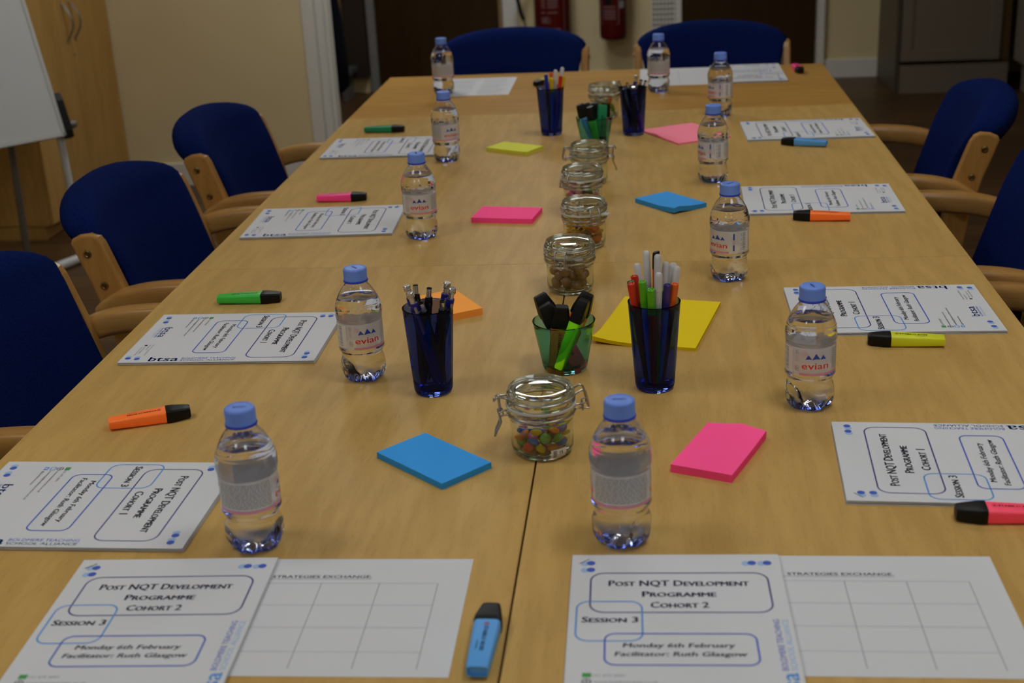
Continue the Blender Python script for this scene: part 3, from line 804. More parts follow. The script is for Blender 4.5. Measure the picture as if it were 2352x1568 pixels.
# ------------------------------------------------------------------ glass cups
cobalt = tinted_glass('cobalt_glass', (0.40, 0.48, 0.84), 1.40)
aqua = tinted_glass('aqua_glass', (0.58, 0.84, 0.86), 1.42)
def make_cup(label, m, h, r0, r1, loc, wall=.0022):
    base = .007
    prof = [(0, .0008), (r0 * .82, .0008), (r0 * .86, 0), (r0 * .93, .0004), (r0, .006)]
    for k in range(1, 9): prof.append((r0 + (r1 - r0) * k / 8, .006 + (h - .006) * k / 8))
    prof += [(r1 + .0003, h + .0006), (r1 - wall / 2, h + .0014), (r1 - wall, h + .0004)]
    for k in range(7, -1, -1): prof.append((r0 - wall + (r1 - r0) * k / 8, base + .003 + (h - base - .003) * k / 8))
    prof += [(r0 * .8, base + .0006), (0, base)]
    o = MB().lathe(prof, 64).build('drinking_glass', m, sharp=60)
    o.location = loc
    return tag(o, label, 'cup', 'glass cups holding pens')
CUP = {'ball': ((-.295, 1.668), .1215, .0265, .0343, cobalt, 'tall blue glass of ballpoint pens beside the left bottle'),
       'green': ((-.119, 1.746), .0715, .0315, .0436, aqua, 'short green glass of highlighters behind the nearest sweets jar'),
       'felt': ((.006, 1.675), .1220, .0265, .0347, cobalt, 'tall blue glass of felt pens before the yellow pad'),
       'felt2': ((-.239, 3.316), .1170, .0265, .0340, cobalt, 'tall blue glass of felt pens at the far end, left of the green glass'),
       'green2': ((-.125, 3.150), .0730, .0315, .0434, aqua, 'short green glass of highlighters at the far end'),
       'ball2': ((-.034, 3.289), .1150, .0265, .0330, cobalt, 'tall blue glass of ballpoint pens at the far end, beside the pale pink pad')}
for k, (xy, h, r0, r1, m, lab) in CUP.items(): make_cup(lab, m, h, r0, r1, (*xy, TZ))

def stick(cup, px, py, dy, lean=.35, swing=0.0):
    """axis frame of a pen standing in a cup whose top shows at pixel (px, py)"""
    (cx, cyy), h, r0, r1 = CUP[cup][:4]
    top = at_y(px, py, cyy + dy)
    rx, ry = (top.x - cx), (top.y - cyy); rr = math.hypot(rx, ry)
    # bottom point: on the cup floor, on the same side but closer to the axis
    rx, ry = rx * math.cos(swing) - ry * math.sin(swing), rx * math.sin(swing) + ry * math.cos(swing)
    bx, by = cx + rx * lean, cyy + ry * lean
    lim = r0 - .0085; l = math.hypot(bx - cx, by - cyy)
    if l > lim: bx, by = cx + (bx - cx) * lim / l, cyy + (by - cyy) * lim / l
    bot = Vector((bx, by, TZ + .0085))
    return top, bot

def along(top, bot, twist=0.0):
    z = (top - bot).normalized(); x = Vector((1, 0, 0)); x = (x - z * x.dot(z)).normalized(); y = z.cross(x)
    m4 = Matrix.Identity(4)
    for i in range(3): m4[i][0], m4[i][1], m4[i][2], m4[i][3] = x[i], y[i], z[i], bot[i]
    return m4 @ Matrix.Rotation(twist, 4, 'Z'), (top - bot).length

PL = {}
def plastic(key, col, rough=.35, trans=0.0):
    if key not in PL: PL[key] = pm(key + '_pen_plastic', col, rough, trans=trans)
    return PL[key]
frost = film('frosted_clear_cap', (0.90, 0.90, 0.92), 0.58, 0.3)
COLS = {'red': (0.72, 0.035, 0.012), 'green': (0.12, 0.52, 0.012), 'dkgreen': (0.01, 0.16, 0.03), 'purple': (0.055, 0.035, 0.22), 'orange': (0.90, 0.16, 0.010), 'blue': (0.02, 0.03, 0.45),
        'yellow': (0.80, 0.55, 0.01), 'brown': (0.16, 0.02, 0.012), 'turq': (0.05, 0.42, 0.52), 'sky': (0.12, 0.45, 0.70), 'grey': (0.3, 0.3, 0.32), 'lblue': (0.09, 0.25, 0.50)}

def ballpoint(cup, px, py, dy, kind, label, lean=.95):
    top, bot = stick(cup, px, py, dy, lean, R(95)); mt, L_ = along(top, bot, R(-70))
    t = thing('ballpoint_pen', label, 'pen', group='ballpoint pens in glasses'); t.matrix_world = mt
    if kind == 'blue':
        MB().lathe([(0, 0), (.0012, .002), (.0035, .014), (.0044, .02), (.0046, L_ - .034), (0, L_ - .034)], 16).build('barrel', plastic('navy', (0.012, 0.018, 0.20)), t)
        MB().lathe([(0, L_ - .035), (.0048, L_ - .035), (.0050, L_ - .029), (.0048, L_ - .0285), (0, L_ - .0285)], 16).build('collar', M['chrome'], t)
        MB().lathe([(0, L_ - .0285), (.0053, L_ - .0285), (.0053, L_ - .0165), (0, L_ - .0165)], 16).build('band', plastic('royal', (0.012, 0.012, 0.25)), t)
        MB().lathe([(0, L_ - .0165), (.0037, L_ - .0165), (.0036, L_ - .0085), (.0050, L_ - .0080), (.0052, L_ - .0066), (.0044, L_ - .0062), (.0052, L_ - .0056), (.0052, L_ - .0044), (.0044, L_ - .0040), (.0052, L_ - .0034), (.0051, L_ - .0008), (.0044, L_), (0, L_)], 18).build('push_button', M['chrome'], t, sharp=25)
    else:
        MB().lathe([(0, 0), (.0012, .002), (.0035, .014), (.0046, .02), (.0050, L_ - .028), (.0056, L_ - .022), (.0050, L_ - .013), (.0036, L_ - .0125), (0, L_ - .0125)], 16).build('barrel', plastic('jet', (0.006, 0.006, 0.008), .2), t)
        bt = MB(); bt.lathe([(0, L_ - .0125), (.0036, L_ - .0125), (.0036, L_ - .0018), (0, L_ - .0018)], 16)
        bt.build('push_button', M['chrome'], t)
        MB().lathe([(0, L_ - .0018), (.0037, L_ - .0018), (.0037, L_ - .0004), (.0026, L_), (.0022, L_ - .0012), (0, L_ - .0012)], 16).build('button_ring', M['black'], t)
    MB().tube([(.0050, 0, L_ - .022), (.0085, 0, L_ - .0205), (.0095, 0, L_ - .024), (.0080, 0, L_ - .045), (.0062, 0, L_ - .060)], .0013, 8, sx=1.5).build('clip', M['black'] if kind != 'blue' else M['steel'], t)
for px, py, dy, kind, lab in (
    (933, 655, -.012, 'blue', 'silver-topped ballpoint at the left rim of the near pen cup, behind another'),
    (940, 671, -.023, 'blue', 'silver-topped ballpoint with blue band at the front left of the near pen cup'),
    (954, 653, .018, 'black', 'black ballpoint with tall silver button at the back left of the near pen cup'),
    (986, 660, .012, 'black', 'black ballpoint with silver button in the middle of the near pen cup'),
    (967, 694, -.020, 'black', 'low black ballpoint at the front left of the near pen cup'),
    (1016, 690, -.017, 'black', 'low black ballpoint at the front right of the near pen cup'),
    (1028, 648, .012, 'blue', 'tallest silver-topped ballpoint at the back right of the near pen cup'),
    (1040, 661, -.002, 'blue', 'silver-topped ballpoint with blue band at the right rim of the near pen cup')):
    ballpoint('ball', px, py, dy, kind, lab)
for px, py, dy, kind, lab in (
    (1421, 186, .0, 'black', 'black ballpoint leaning left out of the far pen cup'),
    (1440, 190, -.008, 'black', 'black ballpoint, second from left in the far pen cup'),
    (1462, 172, .012, 'blue', 'tallest ballpoint with blue band in the far pen cup'),
    (1455, 199, -.018, 'blue', 'short silver-topped ballpoint at the front of the far pen cup'),
    (1473, 183, .006, 'black', 'black ballpoint right of the tallest one in the far pen cup'),
    (1483, 185, -.006, 'black', 'black ballpoint leaning right out of the far pen cup')):
    ballpoint('ball2', px, py, dy, kind, lab)

def felt(cup, px, py, dy, kind, col, label, barrel='grey', lean=.3):
    top, bot = stick(cup, px, py, dy, lean); mt, L_ = along(top, bot)
    t = thing('felt_pen', label, 'pen', group='felt pens in glasses'); t.matrix_world = mt
    c = plastic(col, COLS[col])
    if kind == 'capped':                # frosted cap uppermost, the nib inside it
        MB().lathe([(0, 0), (.0036, 0), (.0044, .002), (.0044, L_ - .048), (.0040, L_ - .046), (0, L_ - .046)], 16).build('barrel', c, t)
        MB().lathe([(0, L_ - .046), (.0028, L_ - .046), (.0026, L_ - .030), (.0014, L_ - .024), (0, L_ - .020)], 12).build('nib', c, t)
        MB().lathe([(.0044, L_ - .050), (.0050, L_ - .050), (.0050, L_ - .006), (.0046, L_ - .0022), (.0030, L_ - .0004), (0, L_), (0, L_ - .0012), (.0026, L_ - .0016), (.0040, L_ - .006), (.0043, L_ - .045)], 20, closed=False).build('cap', frost, t)
    elif kind == 'end':                 # coloured end plug uppermost
        b2 = plastic(barrel, COLS[barrel])
        MB().lathe([(0, 0), (.0046, .0), (.0046, L_ - .036), (0, L_ - .036)], 18).build('barrel', b2, t)
        MB().lathe([(0, L_ - .036), (.0050, L_ - .036), (.0050, L_ - .0005), (.0044, L_), (.0036, L_ - .0002), (.0034, L_ - .0015), (.0020, L_ - .0015), (.0018, L_ - .0004), (0, L_ - .0004)], 20).build('cap', c, t, sharp=30)
    else:                               # red marker with a slanted black cap
        MB().lathe([(0, 0), (.0046, .0), (.0046, L_ - .024), (0, L_ - .024)], 16).build('barrel', c, t)
        cpm = MB(); cpm.loft([[(r * math.cos(a), r * math.sin(a), z + sl * math.cos(a)) for a in [2 * math.pi * k / 16 for k in range(16)]] for r, z, sl in ((.0050, L_ - .024, 0), (.0050, L_ - .010, 0), (.0046, L_ - .002, .0010), (.0040, L_ - .001, .0012))])
        cpm.build('cap', M['black'], t)
for px, py, dy, kind, col, lab, bar in (
    (1463, 604, .022, 'capped', 'purple', 'felt pen with short frosted cap at the back left of the near felt pen cup', ''),
    (1484, 575, .024, 'capped', 'sky', 'tall blue felt pen with frosted cap at the back of the near felt pen cup', ''),
    (1507, 576, .018, 'marker', 'red', 'tall red marker with slanted black cap in the near felt pen cup', ''),
    (1511, 584, .008, 'capped', 'grey', 'grey felt pen with frosted cap in the middle of the near felt pen cup', ''),
    (1530, 601, .022, 'capped', 'orange', 'orange felt pen with frosted cap at the back of the near felt pen cup', ''),
    (1547, 603, .020, 'capped', 'grey', 'felt pen with frosted cap at the back right of the near felt pen cup', ''),
    (1556, 611, .008, 'capped', 'grey', 'felt pen with frosted cap at the right rim of the near felt pen cup', ''),
    (1513, 626, -.026, 'capped', 'green', 'green felt pen with frosted cap at the front of the near felt pen cup', ''),
    (1457, 633, .010, 'end', 'red', 'red-ended felt pen behind another at the left of the near felt pen cup', 'brown'),
    (1448, 646, -.004, 'end', 'dkgreen', 'dark green felt pen mostly hidden at the left of the near felt pen cup', 'brown'),
    (1449, 651, -.016, 'end', 'red', 'red-ended felt pen at the left rim of the near felt pen cup', 'brown'),
    (1475, 646, -.020, 'end', 'green', 'light green ended felt pen left of centre in the near felt pen cup', 'sky'),
    (1495, 664, -.029, 'end', 'green', 'low light green ended felt pen at the front of the near felt pen cup', 'red'),
    (1521, 664, -.006, 'end', 'green', 'light green felt pen hidden behind the frosted front one in the near cup', 'turq'),
    (1533, 653, -.018, 'end', 'purple', 'dark purple ended felt pen right of centre in the near felt pen cup', 'turq'),
    (1551, 651, -.012, 'end', 'orange', 'orange-ended felt pen at the right rim of the near felt pen cup', 'brown')):
    felt('felt', px, py, dy, kind, col, lab, bar or 'grey')
for px, py, dy, kind, col, lab, bar in (
    (1254, 172, -.010, 'end', 'blue', 'dark blue ended felt pen at the left of the far felt pen cup', 'brown'),
    (1266, 167, .014, 'end', 'orange', 'orange-ended felt pen at the back of the far felt pen cup', 'lblue'),
    (1267, 179, -.020, 'end', 'yellow', 'yellow-ended felt pen at the front of the far felt pen cup', 'sky'),
    (1276, 160, -.002, 'capped', 'grey', 'felt pen with frosted cap in the middle of the far felt pen cup', ''),
    (1292, 154, .012, 'capped', 'grey', 'tallest felt pen with frosted cap at the right of the far felt pen cup', ''),
    (1288, 175, -.016, 'end', 'red', 'red-ended felt pen at the right of the far felt pen cup', 'lblue'),
    (1295, 175, .010, 'end', 'yellow', 'yellow-ended felt pen at the right rim of the far felt pen cup', 'lblue')):
    felt('felt2', px, py, dy, kind, col, lab, bar or 'grey')

def standing_highlighter(cup, tpx, tpy, dy, bx, by, key, col, label, spin=0.0, cap_up=True):
    """top pixel of the pen, and its foot on the cup floor given from the cup axis"""
    (cx, cyy), h, r0, r1 = CUP[cup][:4]
    top = at_y(tpx, tpy, cyy + dy); bot = Vector((cx + bx, cyy + by, TZ + .012))
    a, b_ = (bot, top) if cap_up else (top, bot)
    x = (b_ - a).normalized(); y = Vector((0, 1, 0)); y = (y - x * y.dot(x)).normalized(); z = x.cross(y)
    # the flat side (local z) turns toward -Y
    m4 = Matrix.Identity(4)
    side = x.cross(Vector((0, -1, 0))).normalized(); nrm = Vector((0, -1, 0)); nrm = (nrm - x * nrm.dot(x)).normalized(); yy = nrm.cross(x)
    start = top - x * .105 if cap_up else top
    for i in range(3): m4[i][0], m4[i][1], m4[i][2], m4[i][3] = x[i], yy[i], nrm[i], start[i]
    m4 = m4 @ Matrix.Rotation(spin, 4, 'X') @ Matrix.Translation((0, 0, -.0085))
    t = make_highlighter(key, col, label, (0, 0, 0), (0, 0, 0)); t.matrix_world = m4
standing_highlighter('green', 1239, 677, .012, .010, .004, 'plum', (0.45, 0.03, 0.14), 'highlighter with black cap leaning left at the back of the near green glass', R(25))
standing_highlighter('green', 1250, 700, -.013, .018, -.010, 'coral', (1.50, 0.11, 0.22), 'coral highlighter leaning left inside the near green glass', R(10))
standing_highlighter('green', 1291, 703, -.022, -.011, -.014, 'orange', (1.50, 0.28, 0.045), 'orange highlighter with printed side forward in the near green glass', R(4))
standing_highlighter('green', 1350, 674, .004, -.006, .0, 'orange', (1.50, 0.28, 0.045), 'orange highlighter leaning right at the back of the near green glass', R(-12))
standing_highlighter('green', 1342, 689, -.024, -.006, -.024, 'lime', (0.40, 1.35, 0.015), 'lime green highlighter seen edge-on leaning right in the near green glass', R(75))
standing_highlighter('green2', 1331, 240, -.018, .004, -.012, 'sky', (0.13, 0.46, 1.00), 'sky blue highlighter leaning left in the far green glass', R(0))
standing_highlighter('green2', 1345, 237, .010, .004, .004, 'sea_green', (0.015, 0.30, 0.12), 'highlighter with black cap at the back left of the far green glass', R(0))
standing_highlighter('green2', 1355, 245, -.022, .008, -.016, 'light_green', (0.06, 0.64, 0.075), 'light green highlighter leaning left in the far green glass', R(70))
standing_highlighter('green2', 1366, 236, .014, .006, .012, 'sky', (0.13, 0.46, 1.00), 'sky blue highlighter at the back of the far green glass', R(0))
standing_highlighter('green2', 1384, 241, -.014, .012, -.010, 'sea_green', (0.015, 0.30, 0.12), 'dark green highlighter standing cap down in the far green glass', R(-20), False)
standing_highlighter('green2', 1392, 237, .012, .010, .006, 'coral', (1.50, 0.11, 0.22), 'coral highlighter at the right rim of the far green glass', R(30))

# ------------------------------------------------------------------ clip-top jars
jar_glass = tinted_glass('jar_glass', (0.955, 0.975, 0.955), 1.48)
gasket_w = pm('white_rubber', (0.66, 0.65, 0.60), 0.6)
gasket_c = pm('clear_rubber', (0.55, 0.54, 0.48), 0.45, trans=0.6)
def ring_pts(r, z, a0, a1, n=40):
    return [(r * math.cos(R(a0 + (a1 - a0) * k / n)), r * math.sin(R(a0 + (a1 - a0) * k / n)), z) for k in range(n + 1)]
def make_jar(label, white=True, sticker=False):
    t = thing('clip_jar', label, 'jar', group='small clip-top jars along the table middle')
    mm = lambda L_: [(r / 1000, z / 1000) for r, z in L_]
    MB().lathe(mm([(0, 2.0), (25, 2.0), (28, .4), (31, 0), (34.5, 2), (37, 6), (38.2, 12), (38.5, 44), (39.2, 47), (40.6, 49.5), (41.2, 51), (40.6, 52.6), (39.6, 53.6), (39.6, 55.2), (41.2, 56.5), (41.8, 58.5), (41.4, 61), (40.4, 62.4), (38, 62.6),
                   (36.2, 61.5), (35.8, 50), (35.6, 14), (34, 8.5), (30, 6.2), (0, 5.8)]), 64).build('body', jar_glass, t, sharp=60)
    MB().lathe(mm([(0, 83.2), (20, 83.0), (32, 82.2), (34.6, 83.0), (36.2, 85.4), (37.4, 86), (38.6, 85.2), (39.0, 83), (39.2, 80.5), (40.6, 79.6), (41.4, 78), (41.2, 76.4), (40.2, 75.6), (40.2, 73.8), (41.6, 72.4), (42.2, 69.5), (41.6, 66.2), (38, 65.6), (35.6, 65.8),
                   (34.6, 69), (33.6, 76), (30, 78.6), (0, 79.2)]), 64).build('lid', jar_glass, t, sharp=60)
    gk = MB(); gk.lathe(mm([(37, 62.8), (42.6, 62.8), (43.0, 64.2), (42.6, 65.5), (37, 65.5)]), 56, closed=True)
    ta = R(35)
    tb = [(.040 + .014 * q, w) for q, w in ((0, .008), (.35, .0075), (.7, .0065), (.92, .004), (1, .001))]
    vs = [(x, s * w, z) for x, w in tb for s in (-1, 1) for z in (.0632, .0651)]
    fs = []
    for i in range(len(tb) - 1):
        a = 4 * i; b_ = a + 4
        fs += [(a, b_, b_ + 2, a + 2), (a + 1, a + 3, b_ + 3, b_ + 1), (a, a + 1, b_ + 1, b_), (a + 2, b_ + 2, b_ + 3, a + 3)]
    fs.append((16, 17, 19, 18))
    gk.add(vs, fs, 0, False, Matrix.Rotation(ta, 4, 'Z'))
    gk.build('gasket', gasket_w if white else gasket_c, t, sharp=45)
    wr = .0014
    z1, z0 = .0748, .0544; r1_, r0_ = .0415, .0410
    lw = MB()                                                     # wire round the lid, both ends running out to the hinge
    top_pts = [(.0570, .0085, .0560), (.0565, .0085, .0625), (.0530, .0085, .0765), (.0490, .0085, .0790)] + ring_pts(r1_, z1, 13, 172) + [(-.0470, .0035, .0760), (-.0530, .0035, .0765), (-.0560, .0030, .0735), (-.0565, 0, .0710), (-.0560, -.0030, .0735), (-.0530, -.0035, .0765), (-.0470, -.0035, .0760)] + ring_pts(r1_, z1, 188, 347) + [(.0490, -.0085, .0790), (.0530, -.0085, .0765), (.0565, -.0085, .0625), (.0570, -.0085, .0560)]
    lw.tube(top_pts, wr, 8); lw.build('lid_wire', M['wire'], t, sharp=80)
    nw = MB(); nw.tube(ring_pts(r0_, z0, 8, 352, 60), wr, 8)
    nw.tube([(r0_, .0055, z0), (.0500, .0055, .0545), (.0570, .0100, .0548), (.0576, 0, .0550), (.0570, -.0100, .0548), (.0500, -.0055, .0545), (r0_, -.0055, z0)], wr, 8)
    nw.build('neck_wire', M['wire'], t, sharp=80)
    hg = MB(); hg.tube([(.0505, .0068 * math.cos(a), .0560 + .0065 * math.sin(a)) for a in [2 * math.pi * k / 20 for k in range(20)]], .0009, 6, closed=True)
    hg.tube([(.0505, .0068, .0610), (.0570, .0068, .0615)], .0009, 6); hg.tube([(.0505, -.0068, .0610), (.0570, -.0068, .0615)], .0009, 6)
    hg.build('hinge', M['wire'], t, sharp=80)
    lt = MB()                                                     # long oval hook, pivot coils and hanging lever
    lt.tube([(-.0505 - .0006 * math.sin(a), .0042 * math.cos(a), .0680 + .0105 * math.sin(a)) for a in [2 * math.pi * k / 24 for k in range(24)]], wr, 8, closed=True)
    for s in (-1, 1):
        lt.tube([(-.0495 - .0028 * math.cos(a), s * .0068, .0560 + .0028 * math.sin(a)) for a in [2 * math.pi * k / 14 for k in range(14)]], .0010, 6, closed=True)
    lt.tube([(-.0410, .0068, .0545), (-.0470, .0068, .0545), (-.0500, .0068, .0535)], wr, 8); lt.tube([(-.0410, -.0068, .0545), (-.0470, -.0068, .0545), (-.0500, -.0068, .0535)], wr, 8)
    lt.tube([(-.0520, .0068, .0560), (-.0500, .0060, .0455), (-.0520, .0050, .0400), (-.0555, .0040, .0330), (-.0575, 0, .0250), (-.0555, -.0040, .0330), (-.0520, -.0050, .0400), (-.0500, -.0060, .0455), (-.0520, -.0068, .0560)], wr, 8)
    lt.tube([(-.0505, -.0066, .0575), (-.0508, .0066, .0575)], .0010, 6)
    lt.build('latch', M['wire'], t, sharp=80)
    if sticker:
        sb = MB(); rs = .0386
        cyl = lambda s, z: ((rs + max(0, .010 - z) * -.42) * math.cos(s / rs), (rs + max(0, .010 - z) * -.42) * math.sin(s / rs), z)
        cy2 = lambda s, z: ((rs + .00015 + max(0, .010 - z) * -.42) * math.cos(s / rs), (rs + .00015 + max(0, .010 - z) * -.42) * math.sin(s / rs), z)
        a0 = R(-66) * rs
        for z0_, z1_ in ((.0045, .010), (.010, .0165)): flat_rect(sb, a0 - .011, a0 + .011, z0_, z1_, cyl, 0, 8)
        for k in range(6): flat_rect(sb, a0 - .0085 + (k % 2) * .0004, a0 - .0035, .0060 + k * .0016, .0068 + k * .0016, cy2, 1, 2)
        put_text(sb, '15', a0 + .0005, .0095, cy2, 1, width=.0045, bold=.03, step=.3)
        sb.build('price_sticker', [M['paper'], M['ink']], t, recalc=False)
    return t
JARS = [('smart', -.132, 1.478, 12, 'clip-top jar nearest the camera, holding multicoloured sugar-coated sweets', True, True),
        ('malt', -.129, 2.092, -104, 'clip-top jar of round brown chocolate balls with its wire hinge in front', False, False),
        ('gum', -.116, 2.345, -66, 'clip-top jar of orange and yellow jelly sweets', True, False),
        ('dark', -.130, 2.600, -128, 'clip-top jar in the row, between the empty jar and the orange sweets', True, False),
        ('none', -.124, 2.812, 187, 'empty clip-top jar, lever hanging on its right, before the far green glass', False, False),
        ('wrap', -.112, 3.520, -100, 'farthest clip-top jar, holding wrapped orange and green sweets', True, False)]
JP = {}
jar0 = None
for k, x, y, a, lab, wh, stk in JARS:
    j = make_jar(lab, wh, stk); j.location = (x, y, TZ); j.rotation_euler = (0, 0, R(a)); JP[k] = (x, y)

def pack(n, r, Rin, zfloor, seed, tries=260):
    rnd = random.Random(seed); out = []
    for _ in range(n):
        best = None
        for _t in range(tries):
            a = rnd.random() * 2 * math.pi; q = (Rin - r) * math.sqrt(rnd.random()); x, y = q * math.cos(a), q * math.sin(a); z = zfloor + r
            for X, Y, Z in out:
                d2 = (x - X) ** 2 + (y - Y) ** 2
                if d2 < 4 * r * r: z = max(z, Z + math.sqrt(4 * r * r - d2))
            if best is None or z < best[2]: best = (x, y, z)
        out.append(best)
    return out
def sweet_mesh(kind):
    mb = MB()
    if kind == 'button':
        mb.lathe([(0, -.0040), (.0026, -.0037), (.0050, -.0028), (.0065, -.0014), (.0070, 0), (.0065, .0014), (.0050, .0028), (.0026, .0037), (0, .0040)], 20)
    elif kind == 'ball':
        mb.lathe([(.0081 * math.sin(math.pi * k / 14), -.0081 * math.cos(math.pi * k / 14)) if 0 < k < 14 else (0, -.0081 if k == 0 else .0081) for k in range(15)], 24)
    elif kind == 'star':
        pr = [((.0088 if k % 2 == 0 else .0052) * math.cos(math.pi * k / 5), (.0088 if k % 2 == 0 else .0052) * math.sin(math.pi * k / 5)) for k in range(10)]
        mb.loft([[(x * s, y * s, z) for x, y in pr] for s, z in ((.8, -.0038), (1, -.0026), (1, .0022), (.85, .0036))])
    elif kind == 'slug':
        mb.tube([(-.0075, 0, -.001), (-.003, .0008, 0), (.002, .0006, 0), (.0078, -.001, .001)], [.0030, .0040, .0036, .0030], 12)
    elif kind == 'cube':
        mb.loft([[(.0062 * s * sup(math.cos(a), .4), .0062 * s * sup(math.sin(a), .4), z) for a in [2 * math.pi * k / 20 for k in range(20)]] for s, z in ((.8, -.0056), (1, -.0044), (1, .0044), (.8, .0056))])
    else:
        mb.lathe([(.0052, -.0098), (.0030, -.0080), (.0014, -.0066), (.0040, -.0052), (.0058, -.0020), (.0058, .0020), (.0040, .0052), (.0014, .0066), (.0030, .0080), (.0052, .0098)], 14, fn=lambda r, z, a: r * (1 + .08 * math.cos(7 * a)))
    return mb
def sweets(jar, kind, n, r, seed, name, cat, group, palette, flat=False):
    """palette: (material, label) cycled at random; one mesh per colour, shared by its copies"""
    rnd = random.Random(seed + 50); first = {}; x0, y0 = JP[jar]
    for x, y, z in pack(n, r, .0348, .0063, seed):
        m, lab = palette[rnd.randrange(len(palette))]
        if lab not in first:
            o = sweet_mesh(kind if not isinstance(kind, dict) else kind[lab]).build(name, m, sharp=45); first[lab] = o
        else:
            o = first[lab].copy(); COL.objects.link(o)
        tag(o, lab, cat, group)
        o.location = (x0 + x, y0 + y, TZ + z)
        o.rotation_euler = (rnd.uniform(-.9, .9), rnd.uniform(-.9, .9), rnd.uniform(0, 6.28)) if not flat else (rnd.uniform(-.4, .4), rnd.uniform(-.4, .4), rnd.uniform(0, 6.28))
def candy(n_, c): return pm(n_, c, 0.22, spec=0.5)
sweets('smart', 'button', 40, .0069, 4, 'chocolate_sweet', 'sweet', 'sugar-coated sweets in the nearest jar', [
    (candy('blue_shell', (0.02, 0.16, 0.62)), 'blue sugar-coated sweet in the nearest clip-top jar'), (candy('orange_shell', (0.85, 0.27, 0.012)), 'orange sugar-coated sweet in the nearest clip-top jar'),
    (candy('yellow_shell', (0.78, 0.62, 0.02)), 'yellow sugar-coated sweet in the nearest clip-top jar'), (candy('red_shell', (0.70, 0.06, 0.04)), 'red sugar-coated sweet in the nearest clip-top jar'),
    (candy('green_shell', (0.16, 0.45, 0.07)), 'green sugar-coated sweet in the nearest clip-top jar'), (candy('violet_shell', (0.20, 0.13, 0.48)), 'violet sugar-coated sweet in the nearest clip-top jar'),
    (candy('pink_shell', (0.60, 0.12, 0.32)), 'pink sugar-coated sweet in the nearest clip-top jar'), (candy('brown_shell', (0.22, 0.09, 0.045)), 'brown sugar-coated sweet in the nearest clip-top jar')])
sweets('malt', 'ball', 26, .0082, 7, 'chocolate_ball', 'sweet', 'chocolate balls in a jar', [(candy('milk_chocolate', (0.30, 0.145, 0.075)), 'round brown chocolate ball in the clip-top jar with hinge in front')])
yel = pm('yellow_jelly', (0.90, 0.45, 0.01), 0.35, trans=0.25); ora = pm('orange_jelly', (0.90, 0.20, 0.01), 0.35, trans=0.25); bro = pm('brown_jelly', (0.16, 0.05, 0.02), 0.35)
sweets('gum', {'yellow star-shaped jelly sweet in a clip-top jar': 'star', 'orange rounded jelly sweet in a clip-top jar': 'cube', 'brown bottle-shaped jelly sweet in a clip-top jar': 'slug'}, 26, .0082, 11, 'jelly_sweet', 'sweet', 'jelly sweets in a jar',
       [(yel, 'yellow star-shaped jelly sweet in a clip-top jar'), (ora, 'orange rounded jelly sweet in a clip-top jar'), (yel, 'yellow star-shaped jelly sweet in a clip-top jar'), (bro, 'brown bottle-shaped jelly sweet in a clip-top jar')])
sweets('dark', 'cube', 22, .0080, 13, 'liquorice_sweet', 'sweet', 'dark and pink sweets in a jar', [(candy('liquorice', (0.02, 0.012, 0.010)), 'dark chunky sweet in the jar behind the orange jellies'), (candy('pink_fondant', (0.62, 0.20, 0.26)), 'pink chunky sweet in the jar behind the orange jellies')])
sweets('wrap', 'wrapped', 18, .0098, 17, 'wrapped_sweet', 'sweet', 'wrapped sweets in the farthest jar', [(candy('orange_wrapper', (0.80, 0.17, 0.02)), 'orange wrapped sweet in the farthest clip-top jar'), (candy('green_wrapper', (0.22, 0.42, 0.05)), 'green wrapped sweet in the farthest clip-top jar')])

# ------------------------------------------------------------------ tall cabinet by the left wall
t = thing('storage_cabinet', 'tall beech double-door cabinet in the left corner behind the easel', 'cabinet', (WX0 + .005, 4.95, 0))
CW = .460
MB().box(0, CW - .020, 0, .865, .06, 1.85).build('carcass', M['cab'], t, .002)
MB().box(0, CW - .045, .01, .855, 0, .06).build('plinth', M['cab'], t)
for y0, y1, hy, key in ((.003, .4405, .402, False), (.4435, .862, .480, True)):
    d = MB().box(CW - .019, CW, y0, y1, .065, 1.845).build('door', M['cab'], t, .0015)
    hd = MB(); pts = [(CW + .001, hy, .730)] + [(CW + .004 + .034 * math.sin(math.pi * k / 14), hy, .728 + .147 * k / 14) for k in range(15)] + [(CW + .001, hy, .875)]
    hd.tube(pts, .0045, 10, sx=1.5); hd.build('handle', M['steel'], d)
    if key: MB().lathe([(0, .001), (.0045, .001), (.005, 0), (0, 0)], 14, M=Matrix.Translation((CW, .455, .664)) @ Matrix.Rotation(R(90), 4, 'Y')).build('keyhole', M['black'], d)

# ------------------------------------------------------------------ flip chart easel
cx, cyy, cz, az, tilt = -2.123, 4.660, .485, R(48.3), R(19.0)
t = thing('flipchart_easel', 'white flip chart easel with tilted board before the beech cabinet', 'easel', (cx, cyy, 0))
dv = Vector((math.cos(az), math.sin(az), 0)); nv = Vector((dv.y, -dv.x, 0)); upv = Vector((0, 0, math.cos(tilt))) - nv * math.sin(tilt); nb = dv.cross(upv)
mw = Matrix.Identity(4)
for i in range(3): mw[i][0], mw[i][1], mw[i][2], mw[i][3] = dv[i], upv[i], nb[i], (0, 0, cz)[i]
if (mw.to_3x3() @ Vector((0, 0, 1))).dot(nv) < 0:
    for i in range(3): mw[i][2] = -mw[i][2]
white_board = pm('white_board_enamel', (0.66, 0.67, 0.66), 0.28)
white_metal = pm('white_tube', (0.62, 0.62, 0.60), 0.35)
grey_metal = pm('grey_tube', (0.20, 0.18, 0.15), 0.4, .3)
bd = MB().box(-.68, 0, 0, .86, -.010, .010, M=mw).build('board', white_board, t)
fr = MB()
